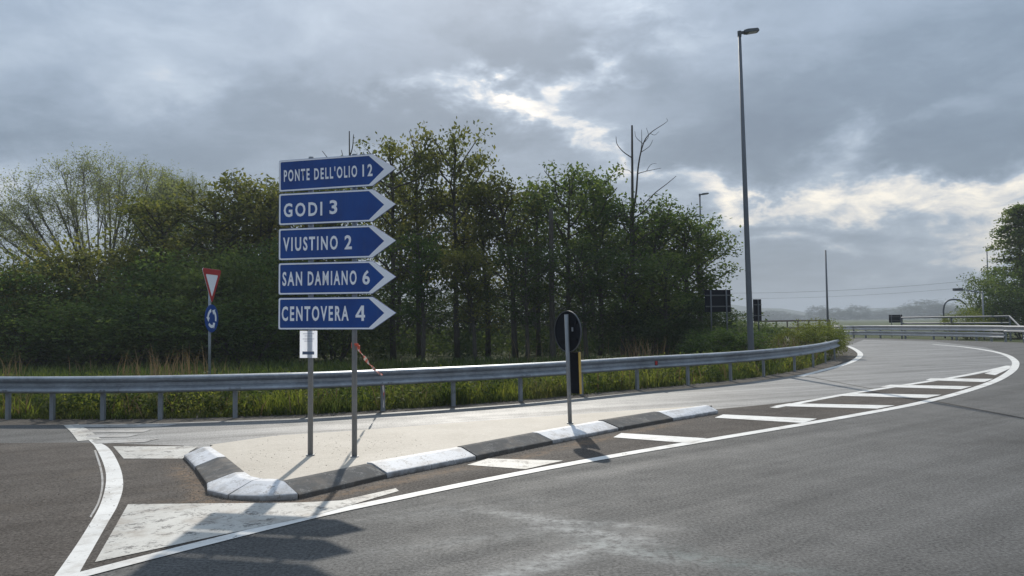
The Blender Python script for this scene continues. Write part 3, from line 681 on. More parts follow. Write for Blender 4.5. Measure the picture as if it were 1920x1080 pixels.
mb = MB(); mb.prism([(0.116, 0.0), (0.134, 0.0), (0.134, 0.62), (0.116, 0.62)], -0.012, 0.004, HM); mb.build('edge_flange', m_yellow, mk)

# ------------------------------------------------------------------ yield sign and roundabout sign beyond the guardrail
YS = 17.6
yb = (-6.756, 17.600, 1.310)
ys = thing('yield_sign', 'red and white yield triangle above a blue roundabout disc on one pole behind the guardrail', 'road sign', (yb[0], yb[1], -0.04), R(84))
yh0 = (-6.761, 17.600, 2.835)[2]+0.04
mb = MB(); mb.tube([(0,0,-.1), (0,0,yh0-0.02)], 0.03, 12); mb.build('post', m_galv, ys, True)
def tri(s, cz): 
    h = s*0.866; return [(-s/2, cz+h/2), (s/2, cz+h/2), (0, cz-h/2)]
def rtri(s, cz, r):
    out = []; h = s*0.866; cs = [(-s/2+r*1.73, cz+h/2-r, (90, 210)), (0, cz-h/2+2*r, (210, 330)), (s/2-r*1.73, cz+h/2-r, (-30, 90))]
    for cx, c2, (a0, a1) in cs:
        for k in range(5): a = R(a0+(a1-a0)*k/4); out.append((cx+r*math.cos(a), c2+r*math.sin(a)))
    return out
zt = (-6.700, 17.600, 2.535)[2]+0.04; zd = (-6.698, 17.600, 1.820)[2]+0.04
mb = MB(); mb.prism(rtri(0.90, zt, 0.04), -0.05, -0.042); tp = mb.build('triangle_plate', m_white, ys); tp['label'] = 'white triangle with a red border, point down'
mb = MB(); mb.ring(rtri(0.895, zt, 0.04), rtri(0.58, zt+0.012, 0.02), -0.054, -0.0505); mb.build('border', m_red, tp)
DMt = Matrix.Translation((0, -0.05, zd))
mb = MB(); mb.prism(disc(0.31, 40), 0.0, 0.008, DMt); dd = mb.build('disc', m_blue, ys); dd['label'] = 'blue disc with white arrows turning in a ring'
for k in range(3):
    mb = MB(); a0 = R(100+120*k); N = 8; vs = []; sp = R(72)
    for i in range(N+1):
        a = a0+sp*i/N
        for rr_ in (0.145, 0.215): vs.append(DMt @ Vector((rr_*math.cos(a), -0.003, rr_*math.sin(a))))
    mb.add(vs, [(2*i, 2*i+1, 2*i+3, 2*i+2) for i in range(N)])
    a = a0+sp; b = a+R(34)
    mb.add([DMt @ Vector((r_*math.cos(q), -0.003, r_*math.sin(q))) for r_, q in ((0.10, a), (0.26, a), (0.18, b))], [(0,1,2)])
    mb.build('arrow', m_white, dd)
for z in (zt+0.12, zt-0.15, zd+0.13, zd-0.13):
    mb = MB(); mb.box((0, -0.014, z), (0.09, 0.052, 0.035)); mb.build('clamp', m_galv_dull, ys)

# ------------------------------------------------------------------ guardrail
WPROF = [(-.012,.302), (.030,.300), (.072,.284), (.084,.262), (.076,.226), (.002,.176), (.002,.124), (.076,.076), (.084,.040), (.072,.016), (.030,.0), (-.012,.0)]
def wbeam(path, z0, mat, parent, name='beam', scale=1.0, flip=1, th=0.005):
    """W-profile beam along (x, y[, z]) points; bulges to the right of the path"""
    prof = [(d*scale, z*scale) for d, z in WPROF] + [(d*scale-th, z*scale) for d, z in WPROF[::-1]]
    k = len(prof); mb = MB()
    for i, p in enumerate(path):
        a = np.array(path[max(i-1, 0)][:2]); b = np.array(path[min(i+1, len(path)-1)][:2]); d = (b-a)/np.linalg.norm(b-a); nn = np.array([d[1], -d[0]])*flip
        zz = z0 + (p[2] if len(p) > 2 else 0)
        for (o_, z) in prof: mb.v.append((p[0]+nn[0]*o_, p[1]+nn[1]*o_, zz+z))
    for i in range(len(path)-1):
        for j in range(k): mb.f.append((i*k+j, i*k+(j+1) % k, (i+1)*k+(j+1) % k, (i+1)*k+j))
    mb.f.append(tuple(range(k))); mb.f.append(tuple((len(path)-1)*k+j for j in range(k)))
    mb.mi = [0]*len(mb.f)
    return mb.build(name, mat, parent)
GP = [(-14.8,14.9), (-13.2,14.85), (-11.6,14.8), (-10.3,14.75), (-9.276, 14.544), (-8.356, 14.358), (-7.380, 14.246), (-6.327, 14.204), (-5.035, 14.333), (-3.732, 14.594), (-2.499, 15.152), (-1.203, 15.810), (0.146, 16.652), (1.519, 17.740), (2.972, 18.999),
      (4.421, 20.050), (5.838, 21.265), (7.180, 22.690), (8.788, 24.708), (10.156, 26.767), (11.491, 29.084), (12.965, 31.877)]
gr = thing('guardrail', 'long galvanised guardrail curving along the grass behind the traffic island', 'guardrail')
sm = spline(GP, 4)
off = []
for i, p in enumerate(sm):
    d = sm[min(i+1, len(sm)-1)]-sm[max(i-1, 0)]; d = d/np.linalg.norm(d); off.append((p[0]+d[1]*0.10, p[1]-d[0]*0.10))
ZB = 0.475
end = len(off)-1
i = 0; segs = list(range(0, end, 8))
for a in segs:
    b = min(a+8, end)
    if b-a < 3: continue
    seg = [off[j] for j in range(a, b+1)]
    dz0 = 0.0 if (a//8) % 2 == 0 else 0.0
    # each beam laps behind its neighbour by a hand's breadth
    if b < end:
        v = np.array(off[b+1])-np.array(off[b]); v = v/np.linalg.norm(v)*0.12; seg = seg + [(off[b][0]+v[0], off[b][1]+v[1])]
    if (a//8) % 2 == 1: seg = [(p[0]+0.0, p[1]+0.006) for p in seg]
    wbeam(seg, ZB, m_galv, gr)
for j, p in enumerate(GP):
    d = sm[min(j*4+1, len(sm)-1)]-sm[max(j*4-1, 0)]; ang = math.atan2(d[1], d[0])
    M = Matrix.Translation((p[0], p[1], 0)) @ Matrix.Rotation(ang, 4, 'Z')
    mb = MB(); poly = [(-.038,.03), (-.038,-.03), (.038,-.03), (.038,.03), (.026,.03), (.026,-.024), (-.026,-.024), (-.026,.03)]
    n = len(poly); vs = [M @ Vector((x, y, z)) for z in (-0.1, 0.73) for x, y in poly]
    mb.add(vs, [tuple(range(n)), tuple(range(n, 2*n))] + [(q, (q+1) % n, n+(q+1) % n, n+q) for q in range(n)])
    po = mb.build('post', m_galv_dull, gr)
    mb = MB(); mb.box(M @ Vector((0, -0.064, 0.625)), (0.07, 0.06, 0.14), M.to_3x3()); mb.build('spacer', m_galv_dull, po)
# bolts at the beam joints
mb = MB()
for a in segs[1:]:
    p = off[a]; d = np.array(off[a])-np.array(off[a-1]); d = d/np.linalg.norm(d)
    for s_ in (-0.06, 0.06, 0.12):
        for z in (0.055, 0.245):
            mb.box((p[0]+d[0]*s_+d[1]*0.088, p[1]+d[1]*s_-d[0]*0.088, ZB+z), (0.022, 0.022, 0.022))
tag(mb.build('joint_bolts', m_galv_dull, gr), kind='stuff')
for q in ((-7.566, 14.350, 0.624), (-2.137, 15.300, 0.671), (3.416, 18.900, 0.630)):
    mb = MB(); mb.box((q[0], q[1]-0.03, ZB+0.15), (0.07, 0.03, 0.12)); mb.box((q[0], q[1]-0.046, ZB+0.15), (0.05, 0.006, 0.09), mi=1); mb.build('reflector', [m_back, m_red], gr)
# end piece bent round at the bend
e = np.array(off[end]); d = e-np.array(off[end-1]); d = d/np.linalg.norm(d); nn = np.array([-d[1], d[0]])
wbeam([tuple(e+d*0.01), tuple(e+d*0.6+nn*0.02), tuple(e+d*1.0+nn*0.22), tuple(e+d*1.2+nn*0.6)], ZB, m_galv, gr, 'end_beam')

# ------------------------------------------------------------------ far side of the bend: guardrail on the bridge approach and railings
fg = thing('bridge_guardrail', 'pale double guardrail on the far side of the bend, with a broad end section', 'guardrail')
fpts = [np.array(p) for p in ((28.045, 65.043), (29.290, 63.001), (30.432, 57.166), (31.203, 53.224), (31.261, 50.153), (31.165, 46.252))]
fs = [tuple(p) for p in spline(fpts, 4)]
wbeam(fs[1:17], 0.66, m_pale_steel, fg, 'beam', 1.25, 1)
wbeam(fs[1:17], 0.24, m_pale_steel, fg, 'beam', 1.15, 1)
wbeam([(p[0]-0.02, p[1]-0.06) for p in fs[16:]], 0.62, m_pale_steel, fg, 'end_beam', 1.35, 1)
wbeam([(p[0]-0.02, p[1]-0.06) for p in fs[18:]], 0.2, m_pale_steel, fg, 'end_beam', 0.9, 1)
mb = MB(); a = np.array(fs[0]); b = np.array(fs[1])
ep = [a+np.array([-0.6, 2.2]), a+np.array([-0.75, 0.7]), a+np.array([-0.3, -0.2]), a, b]
wbeam([tuple(p) for p in spline(ep, 4)], 0.72, m_pale_steel, fg, 'end_beam', 1.0, 1)
wbeam([tuple(p) for p in spline(ep, 4)], 0.26, m_pale_steel, fg, 'end_beam', 1.0, 1)
for j in range(0, len(fs), 2):
    mb = MB(); mb.box((fs[j][0]+0.1, fs[j][1]+0.12, 0.45), (0.12, 0.08, 1.1)); mb.build('post', m_galv_dull, fg)
def railing(name, label, pts, h, mat, rails=(1.0, 0.55), diag=None, gap=2.2, ph=None, base=0.0, rt=0.06):
    t = thing(name, label, 'railing')
    P = [np.array(p, float) for p in pts]
    for rz in rails:
        mb = MB(); mb.tube([(p[0], p[1], base+h*rz) for p in P], rt, 6); mb.build('rail', mat, t)
    for a, b in zip(P[:-1], P[1:]):
        L = np.linalg.norm(b-a); n = max(1, int(L/gap))
        for k in range(n+(1 if b is P[-1] else 0)):
            p = a+(b-a)*k/n; mb = MB(); mb.box((p[0], p[1], (base+h)/2-0.05), (0.09, 0.09, base+h+0.1)); mb.build('post', mat, t)
    if diag:
        mb = MB(); mb.tube(diag, rt, 6); mb.build('end_brace', mat, t)
    return t
ra = (30.553, 62.000, 1.528); rb = (33.394, 53.000, 1.619); rc = (32.635, 50.500, 0.756)
railing('bridge_railing', 'grey pipe railing rising behind the pale far guardrail, with a sloping end', [(ra[0], ra[1]), (rb[0], rb[1])], rb[2], m_mast, (1.0, 0.72), [(rb[0], rb[1], rb[2]), rc, (rc[0]+0.02, rc[1]-0.05, 0)], 3.2)
rd = (20.255, 66.000, 1.471); re_ = (24.939, 66.000, 1.495); 
railing('roadside_railing', 'dark brown railing far off behind the yellow green bush', [(rd[0], rd[1]), (re_[0]+2, re_[1]+1)], re_[2], m_rust, (1.0, 0.6), None, 0.9, rt=0.07)
# far structures seen edge-on: backs of signs
SIGNB = [
    ('sign_back', 'dark back of a wide rectangular road sign at the end of the grove', 8.09, 31.00, 1.10, 1.95, 2.82, [-0.33, 0.33], 12),
    ('sign_back', 'dark back of a tall narrow sign just right of the tall street lamp', 12.43, 40.00, 0.49, 1.56, 2.66, [0.0], 20),
    ('sign_back', 'small dark sign back far away above the pale guardrail', 33.03, 68.00, 1.17, 1.21, 1.89, [-0.41, 0.41], 0),
]
for (name, label, x, y, w, z0, z1, ps, yw) in SIGNB:
    t = thing(name, label, 'road sign', (x, y, -0.04), R(yw))
    mb = MB(); mb.prism([(-w/2, z0+.04), (w/2, z0+.04), (w/2, z1+.04), (-w/2, z1+.04)], 0.0, 0.02); pn = mb.build('sign_panel', m_back, t)
    for k in range(2):
        mb = MB(); mb.box((0, -0.017, z0+.04+(z1-z0)*(0.25+0.5*k)), (w*0.96, 0.03, 0.05)); mb.build('stiffener', m_lamp, pn)
    for p in ps:
        mb = MB(); mb.tube([(p, -0.07, -0.05), (p, -0.07, z1+.02)], 0.03, 8); mb.build('post', m_lamp, t, True)

# ------------------------------------------------------------------ street lamps and poles
def street_lamp(label, x, y, h, r0, r1, arm, lean=(0,0), group=None, head=True):
    t = thing('street_lamp', label, 'street lamp', (x, y, -0.04), 0, group)
    t.rotation_euler = (lean[1], lean[0], 0)
    mb = MB(); mb.tube([(0,0,-0.1), (0,0,0.02), (0,0,h*0.5), (0,0,h)], [r0, r0, (r0+r1)/2, r1], 12); mb.build('pole', m_mast, t, True)
    if head:
        s = 1 if arm > 0 else -1; L = abs(arm); T = Matrix.Rotation(R(-7)*s, 3, 'Y')
        mb = MB(); mb.tube([(0,0,h-0.12), (0,0,h+0.06)], r1*1.25, 10); mb.box(T @ Vector((s*L*0.14, 0, 0))+Vector((0,0,h)), (L*0.3, 0.07, 0.08), T); mb.build('arm', m_lamp, t)
        mb = MB(); c = T @ Vector((s*L*0.62, 0, 0))+Vector((0,0,h+0.01))
        vs = []
        for (xx, hw, zt_, zb) in ((-.38, .09, .05, -.05), (-.2, .14, .06, -.055), (.30, .14, .045, -.05), (.38, .10, .02, -.045)):
            vs += [c+T @ Vector((s*xx*L, yy*hw, zz)) for yy, zz in ((-1, zb), (1, zb), (.8, zt_), (-.8, zt_))]
        mb.add(vs, [(0,1,2,3), (12,13,14,15)] + [(4*i+j, 4*i+(j+1) % 4, 4*i+4+(j+1) % 4, 4*i+4+j) for i in range(3) for j in range(4)])
        hd = mb.build('lamp_head', m_lamp, t)
        mb = MB(); mb.box(c+T @ Vector((0.05*s*L, 0, -0.056)), (L*0.42, 0.2, 0.006), T); mb.build('lens', m_lens, hd)
    return t
q = (7.448, 25.000, 10.852)
street_lamp('tall grey street lamp standing close behind the guardrail, its flat head pointing right', q[0], q[1], q[2]+0.04, 0.105, 0.05, 0.62, (R(0.35)*0, 0))
lamp = bpy.data.objects['street_lamp']
b_ = (7.539, 25.000, 1.009); lamp.location.x = b_[0]; lamp.rotation_euler = (0, math.atan2(q[0]-b_[0], q[2]-b_[2]), 0)
q = (13.270, 55.000, 10.450)
street_lamp('slim street lamp rising behind the end of the grove', q[0], q[1], q[2]+0.04, 0.085, 0.055, 0.62)
q = (59.247, 98.000, 10.161)
street_lamp('small distant street lamp beside the right-hand tree', q[0], q[1], q[2]+0.04, 0.1, 0.07, 0.8)
q = (29.970, 75.000, 8.116)
tp = thing('bare_pole', 'plain grey pole without a lamp head standing beyond the bend', 'pole', (q[0], q[1], -0.04))
mb = MB(); mb.tube([(0,0,-.1), (0,0,q[2]*0.5), (0,0,q[2]+.04)], [.11, .09, .075], 10); mb.build('shaft', m_mast, tp, True)
mb = MB(); mb.tube([(0,0,q[2]+.042), (0,0,q[2]+.09)], [.09, .04], 10); mb.build('cap', m_lamp, tp)
# low lamp on an arm and hooped pipe by the right tree
q = (32.254, 57.000, 3.599); q2 = (34.020, 57.000, 3.381)
t = thing('short_lamp', 'low lamp on a horizontal arm reaching out of the right-hand tree', 'street lamp', (q2[0], q2[1], -0.04))
mb = MB(); mb.tube([(0,0,-.1), (0,0,q2[2]+.1)], .06, 8); mb.build('pole', m_pole, t, True)
mb = MB(); mb.tube([(0,0,q2[2]), (q[0]-q2[0]+0.3, 0, q[2]+.06)], .045, 8); mb.build('arm', m_pole, t, True)
mb = MB(); mb.box((q[0]-q2[0], 0, q[2]+.05), (0.62, 0.26, 0.17)); mb.box((q[0]-q2[0], 0, q[2]-.045), (0.5, 0.2, 0.02)); mb.build('lamp_head', m_lamp, t)
h0 = (33.936, 62.000, 1.230); hp = [h0, (33.888, 62.000, 2.152), (34.078, 62.000, 2.737), (34.507, 62.000, 2.982), (35.178, 62.000, 2.973)]
t = thing('hooped_pipe', 'dark grey pipe bent over like a hoop beside the right-hand bushes', 'pipe', (h0[0], h0[1], -0.04))
mb = MB(); pp = [(0,0,-0.1), (0,0,h0[2])] + [(p[0]-h0[0], p[1]-h0[1], p[2]+.04) for p in hp[1:]]
pp = [pp[0]] + [tuple(p) for p in spline(pp[1:], 5)] + [(pp[-1][0]+0.5, 0.0, pp[-1][2]-0.4)]; mb.tube(pp, 0.065, 8); mb.build('pipe', m_mast, t, True)
# overhead cables
def cable(label, a, b, sag, r=0.02):
    mb = MB(); A, B = Vector(a), Vector(b); N = 24
    mb.tube([A.lerp(B, i/N)-Vector((0,0,4*sag*(i/N)*(1-i/N))) for i in range(N+1)], r, 5)
    tag(mb.build('overhead_cable', m_wire), label, 'cable', 'cables over the far road')
ca, cb = (30.451, 150.000, 7.079), (79.788, 128.000, 7.957)
cable('upper overhead cable sagging across the far sky', ca, cb, 1.0)
cable('lower overhead cable sagging across the far sky', (ca[0], ca[1]+2, ca[2]-0.9), (cb[0], cb[1]+2, cb[2]-1.1), 1.0, 0.016)
for (p, lab) in ((ca, 'wooden cable pole hidden among the grove'), (cb, 'wooden cable pole hidden behind the right-hand tree')):
    mb = MB(); mb.tube([(0,0,-.1), (0,0,p[2]+.6)], [.14, .09], 8); t = thing('utility_pole', lab, 'pole', (p[0], p[1], -0.04)); mb.build('shaft', m_bark, t, True)
    mb = MB(); mb.box((0, 0.5, p[2]+.02), (0.12, 2.6, 0.12)); mb.box((0, 1.6, p[2]-.5), (0.1, 1.6, 0.1)); mb.build('crossarm', m_bark, t)

# ------------------------------------------------------------------ trees
def leaves_at(C, n_per, sig, size, rng, up=0.5, flatz=0.8, aspect=0.55):
    """loose leaf quads scattered round cluster centres C (k,3)"""
    k = len(C); n = k*n_per
    c = np.repeat(C, n_per, 0) + rng.normal(0, 1, (n, 3))*np.array([sig, sig, sig*flatz])
    a = rng.normal(0, 1, (n, 3)); a /= np.linalg.norm(a, axis=1)[:, None]
    nn = rng.normal(0, 1, (n, 3)); nn[:, 2] = np.abs(nn[:, 2])+up
    b = np.cross(nn, a); b /= np.linalg.norm(b, axis=1)[:, None]
    s = size*rng.uniform(0.6, 1.3, (n, 1))
    a = a*s*0.5; b = b*s*0.5*aspect
    V = np.empty((n, 4, 3)); V[:, 0] = c-a; V[:, 1] = c-b*1.0; V[:, 2] = c+a; V[:, 3] = c+b*1.0
    return V.reshape(-1, 3), n
def limb(p, d, L, n, rng, wob, lift=0.0):
    pts = [np.array(p, float)]; d = np.array(d, float); d /= np.linalg.norm(d)
    for i in range(n):
        d = d + rng.normal(0, wob, 3) + np.array([0, 0, lift]); d /= np.linalg.norm(d)
        pts.append(pts[-1]+d*L/n)
    return pts
def grow(kind, h, w, rng):
    """returns trunk builder, leaf vertex array, leaf count"""
    mb = MB(); C = []
    if kind == 'locust':
        r0 = 0.035+h*0.0105; tr = limb((0,0,-0.1), (0,0,1), h*0.93, 9, rng, 0.035, 0.06)
        mb.tube(tr, [r0*(1-0.86*i/9)+0.012 for i in range(10)], 7)
        nb = int(h*2.6); ga = rng.random()*6.28
        for k in range(nb):
            t = 0.30+0.66*(k+rng.random())/nb; f = t*9; i = min(int(f), 8); p = tr[i]+(tr[i+1]-tr[i])*(f-i)
            ga += 2.4+rng.normal(0, .3); prof = 0.35+0.85*math.sin(math.pi*min(1, max(0.08, (t-0.18)/0.86)))**0.8
            L = w*0.5*prof*rng.uniform(0.65, 1.2); el = rng.uniform(0.25, 0.9)
            br = limb(p, (math.cos(ga)*math.cos(el), math.sin(ga)*math.cos(el), math.sin(el)), L, 5, rng, 0.14, 0.05)
            mb.tube(br, [0.045*(1-0.8*j/5)*min(1, h/9)+0.006 for j in range(6)], 5, False)
            for j in (2, 3, 4, 5): C.append(br[j])
            for q in range(3):
                j = rng.integers(2, 5); a2 = rng.random()*6.28
                sb = limb(br[j], (math.cos(a2), math.sin(a2), rng.uniform(0, .9)), L*rng.uniform(.3, .55), 3, rng, .15)
                mb.tube(sb, [0.016, 0.012, 0.008, 0.004], 4, False); C += [sb[2], sb[3]]
        C.append(tr[-1]); C.append(tr[-1]+np.array([.1, 0, .3])); C = np.array(C)
        keep = rng.random(len(C)) > 0.27; C = C[keep]
        V, n = leaves_at(C, 24, 0.25, 0.19, rng)
    elif kind == 'bush':
        ns = 6
        for k in range(ns):
            a = 6.28*k/ns+rng.random(); st = limb((0.25*math.cos(a), 0.25*math.sin(a), -0.1), (math.cos(a)*.4, math.sin(a)*.4, 1), h*rng.uniform(.6, .9), 6, rng, 0.10)
            mb.tube(st, [0.05*(1-.8*i/6)+.008 for i in range(7)], 5, False)
            for j in range(7):
                bl = limb(st[min(1+j, 5)], (rng.normal(), rng.normal(), .6), w*.28, 3, rng, .2); mb.tube(bl, [.018, .013, .009, .005], 4, False)
        m = int(46*h*w/12)+30; P = rng.normal(0, 1, (m*3, 3)); P /= np.linalg.norm(P, axis=1)[:, None]
        rad = 0.55+0.45*rng.random((m*3, 1))**0.5
        lump = 1+0.22*np.sin(P[:, :1]*5+rng.random()*6)*np.sin(P[:, 1:2]*4+rng.random()*6)+0.18*rng.normal(0, 1, (m*3, 1))*0.6
        P = P*rad*lump; C = np.stack([P[:, 0]*w*.5, P[:, 1]*w*.5, h*0.5+P[:, 2]*h*0.49], 1); C = C[C[:, 2] > 0.12]
        V, n = leaves_at(C, 23, 0.22, 0.17, rng)
    elif kind == 'vase':
        tr = limb((0,0,-0.1), (0,0,1), h*0.12, 3, rng, .03); mb.tube(tr, [.40, .36, .33, .30], 9)
        c0 = np.array([0, 0, h*.56]); rad = np.array([w*.5, w*.5, h*.43])
        def bez(a, b, c, n): return [a*(1-q)**2+2*b*q*(1-q)+c*q*q for q in np.linspace(0, 1, n)]
        nl = 30
        for k in range(nl):
            az = 2.39996*k+rng.normal(0, .1); cz = 0.02+0.96*((k*11) % nl+.5)/nl; sz = math.sqrt(1-cz*cz)
            d = np.array([sz*math.cos(az), sz*math.sin(az), cz]); P = c0+rad*d*rng.uniform(.86, 1.0); p0 = tr[-1]-np.array([0, 0, .5*rng.random()])
            li = bez(p0, p0+(P-p0)*np.array([.36, .36, .5])+rng.normal(0, .25, 3), P, 10)
            r0 = .105*rng.uniform(.75, 1.2); mb.tube(li, [r0*(1-.9*i/9)+.008 for i in range(10)], 6, False)
            for q in range(13):
                j = rng.integers(5, 9); dd = d+rng.normal(0, .2, 3); dd[2] = abs(dd[2]); dd /= np.linalg.norm(dd)
                T = c0+rad*dd*rng.uniform(.86, 1.04); s1 = bez(li[j], li[j]+(li[j]-li[j-1])*1.2+np.array([0, 0, .2]), T, 6)
                mb.tube(s1, [.028, .022, .017, .013, .009, .006], 4, False)
                for z in range(7):
                    jj = rng.integers(2, 6); v = dd+rng.normal(0, .6, 3)+np.array([0, 0, .3]); v /= np.linalg.norm(v)
                    s2 = limb(s1[jj], v, rng.uniform(.4, 1.0), 3, rng, .12, .05); mb.tube(s2, [.010, .008, .006, .003], 3, False); C += [s2[1], s2[3]]
        C = np.array(C); V, n = leaves_at(C, 8, 0.17, 0.11, rng)
    elif kind == 'layered':
        tr = limb((0,0,-0.1), (0,0,1), h, 10, rng, .015, .05); mb.tube(tr, [.17*(1-.92*i/10)+.012 for i in range(11)], 8)
        for k in range(60):
            t = .14+.84*(k+rng.random())/60; f = t*10; i = min(int(f), 9); p = tr[i]+(tr[i+1]-tr[i])*(f-i); a = k*2.4+rng.normal(0, .3)
            L = w*.5*(1.12-t*0.95)*rng.uniform(.7, 1.15)
            br = limb(p, (math.cos(a), math.sin(a), rng.uniform(-.05, .35)), L, 5, rng, .1, .02); mb.tube(br, [.04*(1-.8*j/5)+.005 for j in range(6)], 5, False)
            for j in (1, 2, 3, 4, 5): C.append(br[j])
            for q in range(3):
                j = rng.integers(1, 5); a2 = a+rng.normal(0, .8); sb = limb(br[j], (math.cos(a2), math.sin(a2), .1), L*.45, 2, rng, .15); C += sb[1:]
        C = np.array(C); V, n = leaves_at(C, 24, .2, .17, rng, .5, .55)
    return mb, V, n
LEAFM = {'green': m_leaf_green, 'olive': m_leaf_olive, 'dark': m_leaf_dark, 'pale': m_leaf_pale, 'far': m_leaf_far, 'weed': m_weed}
cache = {}
def tree_mesh(kind, var, h, w, lm, bm):
    key = (kind, var, lm)
    if key not in cache:
        rng = np.random.default_rng(abs(hash((kind.__len__()*31+ord(kind[0]), var))) % 100000+7)
        mb, V, n = grow(kind, h, w, rng)
        me = bpy.data.meshes.new('trunk'); me.from_pydata(mb.v, [], mb.f); me.materials.append(bm); me.polygons.foreach_set('use_smooth', [True]*len(me.polygons))
        cr = np_mesh('crown', V, n, [LEAFM[lm]])
        cache[key] = (me, cr, max(V[:, 2].max(), 0.5))
    return cache[key]
rt = random.Random(21)
def tree(name, label, cat, x, y, h, kind, var, w, lm, group=None, bm=None, h0=9.0, w0=4.0, sx=1.0):
    me, cr, top = tree_mesh(kind, var, h0, w0, lm, bm or m_bark)
    t = thing(name, label, cat, (x, y, -0.04), rt.uniform(0, 6.28), group)
    s = h/top; t.scale = (w/w0*sx, w/w0*sx, s)
    a = link('trunk', me, t); b = link('crown', cr, t)
    return t
